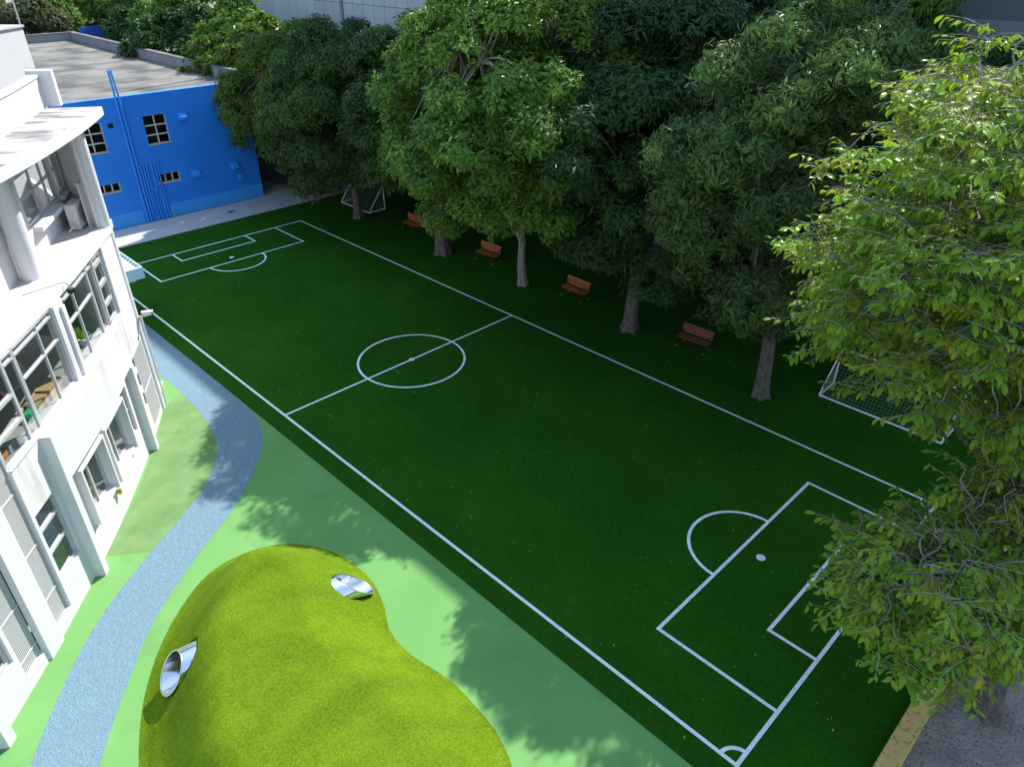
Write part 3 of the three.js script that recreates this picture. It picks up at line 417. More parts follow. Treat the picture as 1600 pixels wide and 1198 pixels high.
// ---------------------------------------------------------------- blue building
{
  const b = thing('blue_building', 'bright blue two-storey building with flat concrete roof and wall pipes', 'building');
  const X0 = -6, X1 = 13.62, Z = -46.7, Hh = 7.75, w = [];
  const holes = [[6.56, 7.98, 4.77, 6.52], [2.66, 4.1, 4.79, 6.51], [6.63, 8.02, 2.3, 2.87], [2.8, 4.22, 2.34, 2.88]];
  // wall built from strips round the openings
  const strip = (x0, x1, y0, y1) => w.push(box(x0, x1, y0, y1, Z - 0.3, Z));
  const rows = [[0, 2.3], [2.3, 2.88], [2.88, 4.77], [4.77, 6.52], [6.52, Hh]];
  for (const [y0, y1] of rows) { const hs = holes.filter((h) => h[2] >= y0 - 0.06 && h[3] <= y1 + 0.06).sort((p, q) => p[0] - q[0]); let x = X0; for (const h of hs) { strip(x, h[0], y0, y1); if (h[2] > y0 + 0.001) strip(h[0], h[1], y0, h[2]); if (h[3] < y1 - 0.001) strip(h[0], h[1], h[3], y1); x = h[1]; } strip(x, X1, y0, y1); }
  w.push(box(X1 - 0.3, X1, 0, Hh, -80.2, Z - 0.3), box(X0, X1 - 0.3, 0, Hh, -80.2, -79.9), box(X0, X0 + 0.3, 0, Hh, -79.9, Z - 0.3));
  part('wall', w, M.blue, b);
  part('dado', [box(6.85, X1 + 0.006, 0, 0.88, Z, Z + 0.012), box(X0, 5.15, 0, 0.88, Z, Z + 0.012)], M.blueLight, b);
  part('expansion_joint', box(11.3, 13.3, 4.05, 4.068, Z, Z + 0.004), M.panelGap, b);
  part('roof', box(X0 + 0.3, X1 - 0.3, Hh - 0.35, Hh - 0.02, -79.9, Z - 0.3), M.roofConcrete, b);
  part('roof_parapet', [box(X1 - 0.34, X1 + 0.02, Hh - 0.04, Hh + 0.62, -80.2, Z - 0.6), box(X0, X1 - 0.34, Hh - 0.04, Hh + 0.62, -80.22, -79.86)], M.viaduct, b);
  part('parapet_cap', [box(X1 - 0.36, X1 + 0.1, Hh + 0.62, Hh + 0.7, -80.3, Z - 0.5), box(X0, X1 - 0.36, Hh + 0.62, Hh + 0.7, -80.3, -79.84)], M.roofConcrete, b);
  part('roof_edge', box(X0, X1, Hh, Hh + 0.05, Z - 0.32, Z + 0.02), M.bluePipe, b);
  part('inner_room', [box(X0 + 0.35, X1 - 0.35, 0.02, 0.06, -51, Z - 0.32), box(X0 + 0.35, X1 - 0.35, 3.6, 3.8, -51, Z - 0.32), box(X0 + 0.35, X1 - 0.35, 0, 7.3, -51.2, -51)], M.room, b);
  const win = (x0, x1, y0, y1, xs, ys) => {
    const f = [], fw = 0.07, z1 = Z - 0.06, z0 = Z - 0.14;
    for (const x of [x0, ...xs, x1]) f.push(box(Math.max(x0, x - fw / 2), Math.min(x1, x + fw / 2), y0, y1, z0, z1));
    for (const y of [y0, ...ys, y1]) f.push(box(x0, x1, Math.max(y0, y - fw / 2), Math.min(y1, y + fw / 2), z0 + 0.005, z1 + 0.006));
    const o = part('window', f, M.slab, b), X = [x0, ...xs, x1], Y = [y0, ...ys, y1];
    for (let i = 0; i + 1 < X.length; i++) for (let j = 0; j + 1 < Y.length; j++) part('pane', box(X[i] + 0.02, X[i + 1] - 0.02, Y[j] + 0.02, Y[j + 1] - 0.02, Z - 0.105, Z - 0.1), M.glass, o);
    part('sill', box(x0 - 0.03, x1 + 0.03, y0 - 0.05, y0, Z - 0.08, Z + 0.04), M.slab, o);
  };
  win(6.56, 7.98, 4.77, 6.52, [7.27], [5.32, 5.9]); win(2.66, 4.1, 4.79, 6.51, [3.38], [5.33, 5.9]); win(6.63, 8.02, 2.3, 2.87, [7.1, 7.56], []); win(2.8, 4.22, 2.34, 2.88, [3.27, 3.74], []);
  // vent hoods
  for (const [x, y, s] of [[9.0, 6.18, 1], [11.72, 6.15, 1], [9.04, 2.5, 1], [11.8, 2.52, 1], [12.14, 1.7, 0.75]]) {
    const sh = new THREE.Shape([[0, 0.2], [0.22, 0.2], [0.34, 0.02], [0.34, -0.16], [0, -0.2]].map(([a, c]) => new THREE.Vector2(a * s, c * s))); const g = new THREE.ExtrudeGeometry(sh, { depth: 0.42 * s, bevelEnabled: true, bevelSize: 0.012, bevelThickness: 0.012, bevelSegments: 1 }); g.rotateY(-Math.PI / 2); g.translate(x + 0.21 * s, y, Z + 0.015);
    const h = part('vent_hood', g, M.bluePipe, b); part('duct_collar', box(x - 0.26 * s, x + 0.26 * s, y - 0.26 * s, y + 0.26 * s, Z, Z + 0.02), M.blue, h);
  }
  part('wall_socket', [box(4.47, 4.76, 6.1, 6.38, Z, Z + 0.03)], M.iron, b);
  // pipes
  const pipe = (pts, r) => part('pipe', tube(pts, r, pts.length * 5, 10), M.bluePipe, b), pz = Z + 0.09;
  pipe([V(5.28, 0.02, pz), V(5.28, 4, pz), V(5.28, 9.3, pz)], 0.06); pipe([V(5.5, 0.02, pz), V(5.5, 4, pz), V(5.5, 7.5, pz), V(5.42, 9.3, pz)], 0.06);
  for (const x of [5.68, 5.86]) pipe([V(x, 0.02, pz), V(x, 1.9, pz), V(x, 3.72, pz)], 0.045);
  pipe([V(6.04, 3.72, pz), V(6.04, 2.2, pz), V(6.06, 2.06, pz + 0.02), V(6.3, 2.04, pz + 0.06), V(6.36, 2.2, pz), V(6.36, 3.76, pz)], 0.045);
  for (const x of [6.0, 6.2, 6.56, 6.72]) pipe([V(x, 0.02, pz), V(x, 1, pz), V(x, x > 6.5 ? 3.76 : 1.95, pz)], 0.045);
  for (const y of [0.9, 2.9]) part('pipe_strap', box(5.18, 6.8, y, y + 0.05, Z, Z + 0.035), M.bluePipe, b);
  rebase(b, V(4, 0, -63));
  const vv = thing('pavement_drain', 'dark drain cover on the pavement by the blue wall', 'drain cover', [10.2, 0.004, -44.9]);
  part('cover', box(-0.3, 0.3, 0, 0.012, -0.2, 0.2), M.greyMetal, vv); for (let i = 0; i < 4; i++) part('slot', box(-0.24, 0.24, 0.0125, 0.016, -0.15 + i * 0.09, -0.11 + i * 0.09), M.iron, vv);
  const pp = thing('standpipe', 'short grey standpipe tap at the foot of the blue wall', 'tap', [6.98, 0, -46.5]); part('riser', rod(V(0, 0, 0), V(0, 0.75, 0), 0.03), M.greyMetal, pp); part('spout', tube([V(0, 0.7, 0), V(0, 0.72, 0.1), V(0, 0.62, 0.16)], 0.025), M.greyMetal, pp);
}

// ---------------------------------------------------------------- panelled barrier wall beyond the trees
{
  const X = 26, top = 28.5, g = thing('barrier_wall', 'tall grey panelled wall beyond the row of trees', 'wall', [X, 0, -30]);
  part('core', [box(0.06, 0.5, 0, top, -18.5, 55), box(0.06, 0.5, 0, 14.4, -40, -18.5)], M.panelGap, g);
  part('footing', [box(-0.1, 0.06, 0, 5.8, -40, 22), box(-0.12, 0.06, 0, 13.2, 22.05, 55)], M.viaduct, g);
  const pg = []; 
  for (let i = -10; i < 58; i++) for (let j = 0; j < 8; j++) {
    const z0 = -25.5 + i * 1.4, y0 = 5.8 + j * 2.9; if (y0 > top) continue; if (z0 > 21 && y0 < 13) continue; if (z0 < -18.6 && y0 > 12) continue;
    const gg = box(0, 0.055, y0 + 0.02, Math.min(top, y0 + 2.88), z0 + 0.02, z0 + 1.38); 
    if (j < 3 || (j < 4 && i % 2 < 2 && i > 4 && i < 20)) part('panel', gg, M.panels[Math.floor(rnd() * 3)], g); else pg.push(gg);
  }
  part('upper_panels', pg, M.panels[0], g).userData.kind = 'stuff';
  part('post', [box(-0.12, 0.055, 5.8, top, -23.0, -22.7)], M.viaduct, g);
}

// ---------------------------------------------------------------- benches
const redWood = [0, 1, 2].map((k) => std({ roughness: 0.6, map: colourMap(256, 0.5, (u, v) => mix3([0.13, 0.045, 0.022], [[0.3, 0.1, 0.05], [0.26, 0.085, 0.045], [0.34, 0.12, 0.06]][k], fbm(u * 3, v * 40, 3, 4, 40))) }));
function bench(pos, turn, label, woods = M.woods) {
  const b = thing('park_bench', label, 'bench', pos, turn, 'slatted benches along the touchline');
  const L = 0.78; // half length along z; seat faces -x
  for (let i = 0; i < 4; i++) part('seat_slat', box(-0.26 + i * 0.115, -0.16 + i * 0.115, 0.42, 0.45, -L, L, 0.008), woods[i % 3], b);
  for (let i = 0; i < 4; i++) { const g = box(-0.015, 0.015, -0.045, 0.045, -L, L, 0.008); g.rotateZ(-0.2); g.translate(0.235 + i * 0.024, 0.56 + i * 0.108, 0); part('back_slat', g, woods[(i + 1) % 3], b); }
  for (const s of [-1, 1]) {
    const z = s * (L - 0.12);
    const e = part('end_frame', [tube([V(-0.3, 0.02, z), V(-0.26, 0.2, z), V(-0.28, 0.4, z)], 0.028), tube([V(0.3, 0.02, z), V(0.22, 0.22, z), V(0.2, 0.4, z), V(0.34, 0.93, z)], 0.026), rod(V(-0.28, 0.4, z), V(0.2, 0.4, z), 0.022)], M.iron, b);
    part('foot', box(-0.36, -0.24, 0, 0.03, z - 0.03, z + 0.03, 0.006), M.greyMetal, e); part('foot', box(0.24, 0.37, 0, 0.03, z - 0.03, z + 0.03, 0.006), M.greyMetal, e);
    part('armrest', tube([V(-0.28, 0.4, z), V(-0.33, 0.55, z), V(-0.26, 0.64, z), V(0, 0.63, z), V(0.24, 0.62, z)], 0.022), M.iron, b);
  }
}
bench([16.15, 0.014, -11.75], 0.05, 'reddish slatted bench nearest the camera, right of the rooted trunk', redWood);
bench([16.45, 0.014, -19.2], -0.03, 'orange slatted bench half under low leaves near the halfway line');
bench([16.7, 0.014, -26.1], 0.04, 'orange slatted bench between the slim trunk and the thick split trunk');
bench([16.75, 0.014, -33.2], 0.0, 'orange slatted bench farthest away, beside the small far goal');

// ---------------------------------------------------------------- small goals parked behind the touchline
function goal(x, zc, len, label) {
  const g = thing('small_goal', label, 'goal', [x, 0.014, zc], 0, 'portable goals parked beside the pitch');
  const h = len / 2, ht = 1.7, d = 1.3, r = 0.04;
  part('base_bar', rod(V(0, r, -h), V(0, r, h), r, r, 10), M.goalPaint, g);
  for (const s of [-1, 1]) { part('side_bar', rod(V(0, r, s * h), V(d, r, s * h), r, r, 10), M.goalPaint, g); part('post', rod(V(d, 0, s * h), V(d, ht, s * h), r, r, 10), M.goalPaint, g); part('stay', rod(V(0, r, s * h), V(d, ht, s * h), r * 0.7, r * 0.7, 8), M.goalPaint, g); }
  part('crossbar', rod(V(d, ht, -h), V(d, ht, h), r, r, 10), M.goalPaint, g);
  const n = []; const nz = Math.round(len / 0.14), ny = 14;
  for (let i = 1; i < nz; i++) { const z = -h + (i / nz) * len; n.push(rod(V(0, r, z), V(d, ht, z), 0.004, 0.004, 3)); }
  for (let i = 1; i < ny; i++) { const t = i / ny; n.push(rod(V(d * t, r + (ht - r) * t, -h), V(d * t, r + (ht - r) * t, h), 0.004, 0.004, 3)); for (const s of [-1, 1]) n.push(rod(V(d * t, r, s * h), V(d * t, r + (ht - r) * t, s * h), 0.004, 0.004, 3)); }
  const m = part('net', n, M.net, g); m.userData.kind = 'stuff';
}
goal(16.3, -3.45, 4.7, 'white goal frame with net half hidden by the near leafy tree');
goal(16.7, -39.6, 3.4, 'white goal frame with net behind the farthest row trunk');

// ---------------------------------------------------------------- trees
function leafShape(l, w, fold = 0.25, curl = 0.18) { // along +z, facing +y, four faces
  const p = [[0, 0, 0], [-w / 2, 0, l * 0.48], [0, -w * fold, l * 0.5], [w / 2, 0, l * 0.48], [0, -l * curl, l]];
  const t = [[0, 1, 2], [0, 2, 3], [1, 4, 2], [2, 4, 3]], a = [], u = [];
  for (const f of t) for (const k of f) { a.push(...p[k]); u.push(p[k][0], p[k][2]); }
  const g = new THREE.BufferGeometry(); g.setAttribute('position', new THREE.Float32BufferAttribute(a, 3)); g.setAttribute('uv', new THREE.Float32BufferAttribute(u, 2)); g.computeVertexNormals(); return g;
}
function broadLeaf(l, w) { // elliptic blade with a folded midrib and a short point
  const row = [[0, 0.05, 0], [0.22, 0.36, 0.01], [0.5, 0.5, -0.01], [0.78, 0.38, -0.07], [1, 0.0, -0.2]], a = [], u = [];
  const pt = (k, sd) => [sd * row[k][1] * w, row[k][2] * l + (sd ? 0.018 * row[k][1] : 0), row[k][0] * l];
  for (let k = 0; k < 4; k++) for (const sd of [-1, 1]) for (const f of [[pt(k, 0), pt(k, sd), pt(k + 1, sd)], [pt(k, 0), pt(k + 1, sd), pt(k + 1, 0)]]) for (const q of f) { a.push(...q); u.push(q[0], q[2]); }
  const g = new THREE.BufferGeometry(); g.setAttribute('position', new THREE.Float32BufferAttribute(a, 3)); g.setAttribute('uv', new THREE.Float32BufferAttribute(u, 2)); g.computeVertexNormals(); return g;
}
function rosette(n, l, w, lo, hi) { // leaves radiating from a twig end whose axis is +y
  const out = [];
  for (let i = 0; i < n; i++) { const g = leafShape(l * rr(0.75, 1.15), w * rr(0.8, 1.15)); g.translate(0, 0, l * 0.12); g.rotateZ(rr(-0.5, 0.5)); g.rotateX(-rr(lo, hi)); g.rotateY((i / n) * Math.PI * 2 * 1.618 * 3 + rr(-0.3, 0.3)); g.translate(rr(-0.03, 0.03), rr(-0.12, 0.06), rr(-0.03, 0.03)); out.push(g); }
  return mergeGeometries(out);
}
function twigSpray(n, len, l, w) { // leaves hanging in two rows from a twig along +z
  const out = [];
  for (let i = 0; i < n; i++) { const t = (i + 0.5) / n, s = i % 2 ? 1 : -1; const g = leafShape(l * rr(0.7, 1.15), w * rr(0.8, 1.15), 0.3, 0.3); g.rotateX(rr(0.25, 1.05)); g.rotateY(s * rr(0.5, 1.3)); g.translate(0, -0.1 * t * t, t * len); out.push(g); }
  return mergeGeometries(out);
}
const sprays = { A: [rosette(13, 0.2, 0.064, -0.55, 0.45), rosette(11, 0.22, 0.068, -0.6, 0.35), rosette(12, 0.18, 0.062, -0.4, 0.5)], B: [rosette(14, 0.2, 0.05, -1.2, 0.5), rosette(12, 0.22, 0.05, -1.25, 0.3)], D: [rosette(10, 0.34, 0.13, -0.8, 0.9), rosette(9, 0.4, 0.14, -0.9, 0.8)] };
const UP = V(0, 1, 0), benchSpots = [V(16.2, 0.7, -11.75), V(16.4, 0.7, -19.4), V(16.7, 0.7, -26.1), V(16.75, 0.7, -33.2)];
function randDir() { const z = rr(-1, 1), a = rr(0, 6.2832), s = Math.sqrt(1 - z * z); return V(s * Math.cos(a), z, s * Math.sin(a)); }
function limb(a, b, r0, r1, sag, n = 6) { // tapering, slightly crooked branch
  const pts = [], c = new THREE.Vector3(); for (let i = 0; i <= n; i++) { const t = i / n; c.lerpVectors(a, b, t); pts.push(V(c.x + rr(-1, 1) * sag * Math.sin(t * 3.1416), c.y + Math.sin(t * 3.1416) * sag * 1.2, c.z + rr(-1, 1) * sag * Math.sin(t * 3.1416))); }
  const path = new THREE.CatmullRomCurve3(pts), seg = n * 2, rad = r0 > 0.08 ? 9 : r0 > 0.025 ? 6 : 4, g = new THREE.TubeGeometry(path, seg, 1, rad, false), p = g.attributes.position;
  for (let i = 0; i <= seg; i++) { const q = path.getPointAt(i / seg), rd = r0 + (r1 - r0) * (i / seg); for (let j = 0; j <= rad; j++) { const k = i * (rad + 1) + j; p.setXYZ(k, q.x + (p.getX(k) - q.x) * rd, q.y + (p.getY(k) - q.y) * rd, q.z + (p.getZ(k) - q.z) * rd); } }
  const uv = g.attributes.uv; for (let i = 0; i < uv.count; i++) uv.setXY(i, uv.getY(i) * 6.28 * r0, uv.getX(i) * a.distanceTo(b));
  g.computeVertexNormals(); return g;
}
function trunkShape(base, top, r, roots) { // flared foot, bumpy outline
  const seg = 14, rad = 18, pos = [], uv = [], idx = [];
  for (let i = 0; i <= seg; i++) { const t = i / seg, c = base.clone().lerp(top, t), fl = 1 + 0.28 * Math.exp(-t * 12) , ta = 1 - 0.28 * t; c.x += 0.1 * Math.sin(t * 5 + base.z) * t; 
    for (let j = 0; j <= rad; j++) { const a = (j / rad) * 6.28318, lob = 1 + (0.1 + 0.2 * roots * Math.exp(-t * 8)) * Math.cos(a * 5 + base.x * 3) + 0.06 * Math.cos(a * 9 + t * 4); const q = r * fl * ta * lob; pos.push(c.x + Math.cos(a) * q, c.y, c.z + Math.sin(a) * q); uv.push((j / rad) * 6.28 * r, t * base.distanceTo(top)); } }
  for (let i = 0; i < seg; i++) for (let j = 0; j < rad; j++) { const k = i * (rad + 1) + j; idx.push(k, k + rad + 1, k + 1, k + 1, k + rad + 1, k + rad + 2); }
  const g = new THREE.BufferGeometry(); g.setAttribute('position', new THREE.Float32BufferAttribute(pos, 3)); g.setAttribute('uv', new THREE.Float32BufferAttribute(uv, 2)); g.setIndex(idx); g.computeVertexNormals(); return g;
}
const mtx = new THREE.Matrix4(), qt = new THREE.Quaternion(), q2 = new THREE.Quaternion(), col = new THREE.Color();
function instances(name, geom, mat, list, parent) { // list: [pos, dir, scale, r, g, b]
  const m = new THREE.InstancedMesh(geom, mat, list.length); m.name = name; m.castShadow = m.receiveShadow = true; m.userData.kind = 'stuff';
  list.forEach(([p, d, s, c0, c1, c2], i) => { qt.setFromUnitVectors(UP, d); q2.setFromAxisAngle(UP, rr(0, 6.28)); qt.multiply(q2); mtx.compose(p, qt, V(s, s, s)); m.setMatrixAt(i, mtx); m.setColorAt(i, col.setRGB(c0, c1, c2)); });
  parent.add(m); return m;
}
// o: base [x,z], trunk radius, fork height, crown centre, radii, lobes, sprays, leaf material, spray kind
function tree(o) {
  const base = V(o.base[0], 0, o.base[1]), t = thing(o.name || 'shade_tree', o.label, 'tree', [0, 0, 0], 0, o.group);
  const cc = V(...o.c), R = o.r, fork = V(base.x + (cc.x - base.x) * 0.25, o.fork, base.z + (cc.z - base.z) * 0.25);
  part('trunk', trunkShape(base.clone().setY(-0.05), fork, o.tr, o.roots ?? 0.5), o.bark || M.bark, t);
  // lobes over the crown
  const lobes = [];
  let guard = 0;
  while (lobes.length < o.lobes && guard++ < 4000) {
    const d = randDir(); if (d.y < -0.75) continue; const k = rnd() < 0.75 ? rr(0.72, 0.95) : rr(0.25, 0.7); const p = V(cc.x + d.x * R[0] * k, cc.y + d.y * R[1] * k, cc.z + d.z * R[2] * k);
    if (p.y < (o.low ?? 2.2) + Math.max(0, base.x - p.x) * (o.lift ?? 0.3)) continue; const s = rr(0.85, 1.45) * (o.ls || 1); const over = p.y + 0.6 * s - 1.044 * (p.x + 1.24); if (over > (p.z > -13.6 && p.z < -9.2 ? 0.1 : 0.45)) continue; if (benchSpots.some((q) => { const v = camera.position.clone().sub(q), t = Math.max(0, Math.min(1, p.clone().sub(q).dot(v) / v.lengthSq())); return q.clone().addScaledVector(v, t).distanceTo(p) < s * 0.95 + 0.4; })) continue; if (lobes.some((l) => l.p.distanceTo(p) < 0.42 * (l.s + s))) continue; lobes.push({ p, s });
  }
  for (const [x, y, z, s] of o.extra || []) lobes.push({ p: V(x, y, z), s });
  if (o.skim) for (let i = 0; i < o.skim[0]; i++) { const x = rr(o.skim[3] ?? 8, 13.5); lobes.push({ p: V(x, 1.044 * (x + 1.24) + rr(-0.1, 1.1), rr(o.skim[1], o.skim[2])), s: rr(0.55, 0.95) }); }
  // main limbs and branches
  const br = [], hubs = []; const nh = o.hubs ?? 6;
  for (let i = 0; i < nh; i++) { const a = (i / nh) * 6.28 + rr(-0.3, 0.3), k = rr(0.25, 0.5); hubs.push(V(cc.x + Math.cos(a) * R[0] * k, cc.y + rr(-0.25, 0.45) * R[1], cc.z + Math.sin(a) * R[2] * k)); }
  for (const h of hubs) br.push(limb(fork.clone().add(V(0, -0.15, 0)), h, o.tr * 0.5, o.tr * 0.22, 0.35));
  for (const l of lobes) { let h = hubs[0]; for (const k of hubs) if (k.distanceTo(l.p) < h.distanceTo(l.p)) h = k; br.push(limb(h, l.p, o.tr * 0.2, 0.02, 0.25, 4)); }
  part('branches', br, o.bark || M.bark, t);
  const kinds = sprays[o.kind || 'A'], lists = kinds.map(() => []); const tot = lobes.reduce((s, l) => s + l.s * l.s, 0);
  for (const l of lobes) {
    const n = Math.round(((l.p.y > 1.044 * (l.p.x + 1.24) ? 0.5 : 0.62) * o.n * l.s * l.s) / tot), out = l.p.clone().sub(cc).divide(V(R[0], R[1], R[2])).normalize(), tone = rr(0.8, 1.2), yel = rr(0, 1);
    for (let i = 0; i < n; i++) {
      const d = randDir().addScaledVector(out, 0.55).addScaledVector(UP, 0.3).normalize(), k = 0.62 + 0.38 * Math.pow(rnd(), 0.7) + (rnd() < 0.12 ? rr(0, 0.25) : 0);
      const p = V(l.p.x + d.x * l.s * k * 1.15, l.p.y + d.y * l.s * k * 0.78 - 0.12 * l.s * (d.x * d.x + d.z * d.z), l.p.z + d.z * l.s * k * 1.15);
      const ax = d.clone().addScaledVector(UP, o.droop ?? 0.75).add(randDir().multiplyScalar(0.35)).normalize(), b = tone * rr(0.72, 1.28), yy = rnd() < 0.06 ? 1.5 : 1 + 0.18 * yel;
      lists[Math.floor(rnd() * lists.length)].push([p, ax, rr(0.75, 1.3) * (o.leaf || 1.45), b * yy, b, b * rr(0.75, 1.1)]);
    }
  }
  lists.forEach((l) => l.length && instances('crown', o.kindGeom || kinds[lists.indexOf(l)], o.mat, l, t));
  return rebase(t, base);
}
const row = 'shade trees in the row beside the pitch';
tree({ base: [14.6, -7.5], tr: 0.3, fork: 3.2, c: [13.4, 9.0, -7.6], r: [5.0, 6.6, 4.2], skim: [11, -9, -4.2, 8.8], extra: [[10.2, 12.6, -8.6, 1.0], [9.6, 11.9, -6.4, 1.0], [11, 13.5, -7.4, 1.1], [9.0, 11.2, -7.8, 0.9], [8.6, 10.3, -9.2, 0.8]], lobes: 95, n: 14000, mat: M.leafG, kind: 'B', low: 2.3, lift: 0.15, droop: -0.25, label: 'dense tree with drooping leaves over the nearest grey trunk in the row', group: row });
tree({ base: [15.5, -14.9], tr: 0.34, fork: 3.0, roots: 1.4, c: [15.4, 8.2, -14.6], r: [4.6, 6.2, 4.0], extra: [[8.6, 9.4, -13.0, 0.9], [9.6, 10.6, -13.4, 0.9]], lobes: 80, n: 10500, mat: M.leafB, kind: 'A', low: 2.5, lift: 0.22, label: 'dark leafy tree with spreading roots by the reddish bench', group: row });
tree({ base: [15.64, -22.2], tr: 0.24, fork: 3.0, c: [12.6, 9.6, -19.9], r: [5.6, 6.8, 5.0], skim: [20, -23, -14.3, 7.6], extra: [[8.5, 10.8, -19, 1.2], [9.6, 12.4, -19.8, 1.2], [10.6, 13.6, -17.8, 1.3], [8.9, 11.6, -16.0, 1.1], [7.6, 9.9, -18.6, 1.0], [10.4, 13.8, -20.4, 1.3], [7.4, 9.4, -17.2, 0.9], [9.9, 12.8, -22, 1.1], [8.2, 10.2, -14.4, 0.8], [11.6, 14.6, -16.4, 1.2], [9.2, 11.6, -21.4, 1.0]], lobes: 125, n: 18000, mat: M.leafA, kind: 'A', low: 2.4, lift: 0.26, bark: M.barkPale, label: 'broadest bright-topped tree in the middle of the row with a slim pale trunk', group: row });
tree({ base: [15.52, -28.75], tr: 0.42, fork: 3.4, roots: 0.9, c: [16.2, 7.4, -30.0], r: [4.6, 5.2, 4.0], lobes: 75, n: 9500, mat: M.leafB, kind: 'A', low: 3.5, lift: 0.4, label: 'dark green tree over the thick split trunk between two orange benches', group: row });
tree({ base: [15.68, -37.7], tr: 0.3, fork: 3.2, c: [14.6, 6.9, -36.4], r: [4.6, 4.9, 4.2], lobes: 85, n: 10500, mat: M.leafD, kind: 'B', low: 2.7, label: 'feathery green tree over the farthest row trunk beside the goal', group: row });
tree({ base: [18.3, -44.6], tr: 0.3, fork: 3, c: [15.4, 6.4, -43.2], r: [4.4, 4.8, 4.0], lobes: 75, n: 10000, mat: M.leafC, kind: 'B', low: 2.9, label: 'yellowish green tree leaning over the right corner of the blue building', group: row });
// second row in front of the panelled wall
const backs = [[22, -2.5, 9, 5, 'B'], [22.3, -9.5, 10.5, 6, 'B'], [22, -16.5, 11, 6, 'A'], [22.4, -23.5, 10.5, 6, 'A'], [22.2, -30.5, 9, 5, 'B'], [21.8, -37, 7.6, 4.4, 'A'], [21.5, -44, 6.6, 4.2, 'B'], [21.5, -51, 6.4, 4, 'A']];
const backWords = ['nearest of the trees against the panelled wall, right edge', 'second dark tree against the panelled wall behind the drooping tree', 'third dark tree against the panelled wall, top right of centre', 'fourth dark tree against the panelled wall behind the broad tree', 'fifth dark tree against the panelled wall, left of the broad tree top', 'low dark tree just below the exposed wall panels', 'low feathery tree below the left end of the exposed wall panels', 'last dark tree at the far end of the panelled wall'];
backs.forEach(([x, z, cy, ry, k], i) => tree({ base: [x, z], tr: 0.25, fork: 3, c: [x - 0.6, cy, z], r: [3.4, ry, 4.2], lobes: 50, n: 6000, mat: i % 2 ? M.leafA : M.leafB, kind: k, low: 2, leaf: 1.5, label: backWords[i], group: 'trees against the panelled wall' }));
// trees behind the blue building
const far = [[16.5, -52, 6.5, 4.6, 'C'], [19, -58, 7.2, 5, 'A'], [17.3, -64, 6.6, 5, 'B'], [21, -70, 8, 5.4, 'A'], [20, -78, 7, 5, 'B'], [23, -84, 8, 5.5, 'C'], [24, -95, 7.5, 5, 'A'], [12.5, -93, 6.6, 4.8, 'G'], [6.5, -92, 7, 4.8, 'G'], [17, -101, 8, 5.5, 'A'], [7, -104, 8.6, 5.5, 'G'], [27, -96, 9.5, 6, 'B'], [22, -108, 9.5, 6.5, 'A']];
const farWords = ['yellowish tree just behind the blue building corner', 'green tree beside the blue roof, second past the corner', 'bushy tree beside the middle of the blue roof parapet', 'taller tree behind the middle of the blue roof parapet', 'green tree near the far end of the roof parapet', 'yellowish far tree behind the parapet end', 'far tree right of the blue and white sign', 'pale greyish tree behind the back parapet, left of the sign', 'pale greyish tree at the top left behind the white wing', 'dark far tree above the blue and white sign', 'pale greyish tree at the top left corner', 'large far tree at the top, left of the wall panels', 'most distant dark tree at the top behind the blue roof'];
far.forEach(([x, z, cy, ry, k], i) => tree({ base: [x, z], tr: 0.25, fork: 2.6, c: [x, cy, z], r: [4.2, ry, 4.4], lobes: 32, n: 3000, mat: { A: M.leafA, B: M.leafB, C: M.leafC, G: M.leafGrey }[k], kind: 'D', low: 1.2, label: farWords[i], group: 'trees beyond the blue building' }));

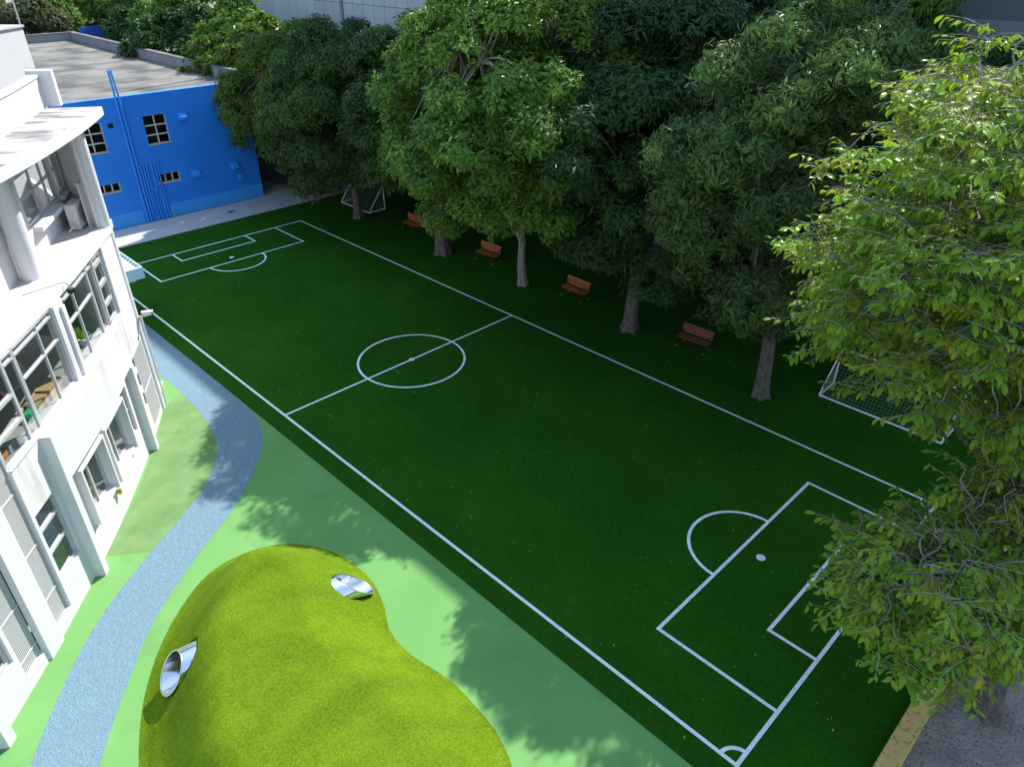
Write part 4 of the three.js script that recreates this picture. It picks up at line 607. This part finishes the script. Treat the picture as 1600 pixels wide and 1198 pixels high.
// ---------------------------------------------------------------- big-leaved tree close to the camera
{
  const t = thing('broadleaf_tree', 'large sunlit broad-leaved tree at the right edge with bare pale twigs', 'tree');
  const base = V(5.45, 0, 3.6), fork = V(5.5, 4.0, 3.0), leafG = broadLeaf(0.2, 0.09);
  part('trunk', trunkShape(base.clone().setY(-0.05), fork, 0.28, 0.7), M.bark, t);
  const cc = V(6.3, 10.8, 0.4), R = [3.9, 4.1, 4.1], br = [], big = [], tw = [], hubs = [];
  for (let i = 0; i < 14; i++) { const a = (i / 7) * 6.28 + rr(-0.3, 0.3), k = rr(0.2, 0.45); hubs.push(V(cc.x + Math.cos(a) * R[0] * k, cc.y + rr(-0.7, 0.65) * R[1], cc.z + Math.sin(a) * R[2] * k)); }
  hubs.push(V(4.0, 4.6, 2.0), V(3.2, 4.7, 1.5), V(4.6, 4.4, 2.9)); for (const h of hubs) big.push(limb(fork.clone().add(V(0, -0.1, 0)), h, 0.075, 0.03, 0.4));
  const leaves = []; let guard = 0, made = 0; const tips = [];
  while (made < 430 && guard++ < 5000) {
    const d = randDir(), k = Math.pow(rnd(), 0.4); const pick = rnd(), low = pick < 0.25, p = pick > 0.88 ? V(5.4 + d.x * 1.9 * k, 6.9 + d.y * 1.7 * k, 2.9 + d.z * 1.8 * k) : low ? V(3.6 + d.x * 2.3 * k, 4.5 + d.y * 1.6 * k, 2.0 + d.z * 2.3 * k) : V(cc.x + d.x * R[0] * k, cc.y + d.y * R[1] * k, cc.z + d.z * R[2] * k); if (p.y < 2.3 || tips.some((q) => q.distanceTo(p) < 0.5)) continue;
    tips.push(p); made++; let h = hubs[0]; for (const q of hubs) if (q.distanceTo(p) < h.distanceTo(p)) h = q;
    br.push(limb(h, p, 0.026, 0.009, 0.25, 5));
    const out = p.clone().sub(h).setY(0).normalize();
    for (let s = 0; s < 14; s++) { // twigs in flat layers round the branch end
      const a = rr(-1.9, 1.9), dir = V(out.x * Math.cos(a) - out.z * Math.sin(a), rr(-0.15, 0.4), out.x * Math.sin(a) + out.z * Math.cos(a)).normalize(), st = p.clone().lerp(h, rr(0, 0.35)).add(V(rr(-0.1, 0.1), rr(-0.2, 0.2), rr(-0.1, 0.1))), len = rr(0.45, 1.05), en = st.clone().addScaledVector(dir, len).add(V(0, -0.08, 0));
      tw.push(limb(st, en, 0.0075, 0.004, 0.05, 2));
      const n = 7 + Math.floor(rnd() * 5), tone = rr(0.75, 1.25), yel = rnd();
      for (let i = 0; i < n; i++) { const u = 0.15 + (0.9 * i) / n, sd = i % 2 ? 1 : -1; const q = st.clone().lerp(en, u), hd = Math.atan2(dir.x, dir.z) + sd * rr(0.4, 1.3), pitchDown = rr(-0.2, 1.0); leaves.push({ q, hd, pitchDown, roll: rr(-0.5, 0.5), s: rr(0.55, 1.25), c: [tone * rr(0.8, 1.2) * (1 + 0.55 * yel), tone * rr(0.9, 1.15), tone * rr(0.7, 1.1)] }); }
    }
  }
  part('limbs', big, M.bark, t); part('branches', br, M.barkPale, t); part('twigs', tw, M.barkPale, t).userData.kind = 'stuff';
  const e = new THREE.Euler(), cam = camera.position;
  leaves.sort((a, b) => a.q.distanceToSquared(cam) - b.q.distanceToSquared(cam));
  // the leaves nearest the viewer that fall within the picture stand as single pieces
  camera.updateMatrixWorld(); camera.updateProjectionMatrix(); const tmp = new THREE.Vector3();
  const single = [], rest = [];
  for (const l of leaves) { tmp.copy(l.q).project(camera); (single.length < 300 && Math.abs(tmp.x) < 0.98 && Math.abs(tmp.y) < 0.98 ? single : rest).push(l); }
  const tones = [[1.2, 1.05, 0.9], [0.95, 1, 0.9], [0.8, 0.85, 0.9], [1.45, 1.15, 0.8]].map((c) => leafMat(0.195 * c[0], 0.36 * c[1], 0.017 * c[2], 0.5));
  const put = (l) => { e.set(l.pitchDown, l.hd, l.roll, 'YXZ'); qt.setFromEuler(e); };
  single.forEach((l, i) => { const m = new THREE.Mesh(leafG, tones[i % 4]); m.name = 'leaf'; m.castShadow = m.receiveShadow = true; put(l); m.quaternion.copy(qt); m.position.copy(l.q); m.scale.setScalar(l.s); t.add(m); });
  const im = new THREE.InstancedMesh(leafG, M.leafNear, rest.length); im.name = 'crown'; im.userData.kind = 'stuff'; im.castShadow = im.receiveShadow = true;
  rest.forEach((l, i) => { put(l); mtx.compose(l.q, qt, V(l.s, l.s, l.s)); im.setMatrixAt(i, mtx); im.setColorAt(i, col.setRGB(...l.c)); }); t.add(im);
  rebase(t, base);
  console.log('near leaves', leaves.length);
}
// fallen leaves on the turf
{
  const l = [], g = leafShape(0.07, 0.04, 0.3, 0.1);
  for (let i = 0; i < 260; i++) l.push([V(rr(-0.5, 17), 0.026, rr(-40, 1.5)), UP, rr(0.6, 1.2), 1, 1, 1]);
  const m = instances('fallen_leaves', g, std({ color: C(0.42, 0.36, 0.16), roughness: 0.9 }), l, scene); m.userData.label = 'scattered pale fallen leaves on the dark turf'; m.userData.category = 'leaves';
}
// distant sign and lamp pole beyond the blue roof
{
  const s = thing('road_sign_board', 'blue and white board glimpsed between far trees', 'sign', [17.6, 0, -87], 0.3);
  part('board', box(-1.5, 1.5, 6.2, 8.2, -0.06, 0.06), std({ color: C(0.03, 0.1, 0.42), roughness: 0.5 }), s); part('white_stripe', box(-1.4, 1.4, 6.3, 7.0, 0.062, 0.075), M.goalPaint, s);
  for (const x of [-1, 1]) part('post', rod(V(x, 0, -0.1), V(x, 8.0, -0.1), 0.06), M.greyMetal, s);
  const p = thing('lamp_pole', 'thin pale lamp pole among the far trees at top left', 'lamp post', [11.3, 0, -88]);
  part('pole', rod(V(0, 0, 0), V(0, 13.5, 0), 0.09, 0.06), M.plastic, p); part('lamp_arm', rod(V(0, 13.4, 0), V(1.2, 13.7, 0), 0.04), M.plastic, p); part('lamp_head', box(1.1, 1.6, 13.62, 13.74, -0.12, 0.12, 0.02), M.plastic, p);
}
renderer.render(scene, camera);
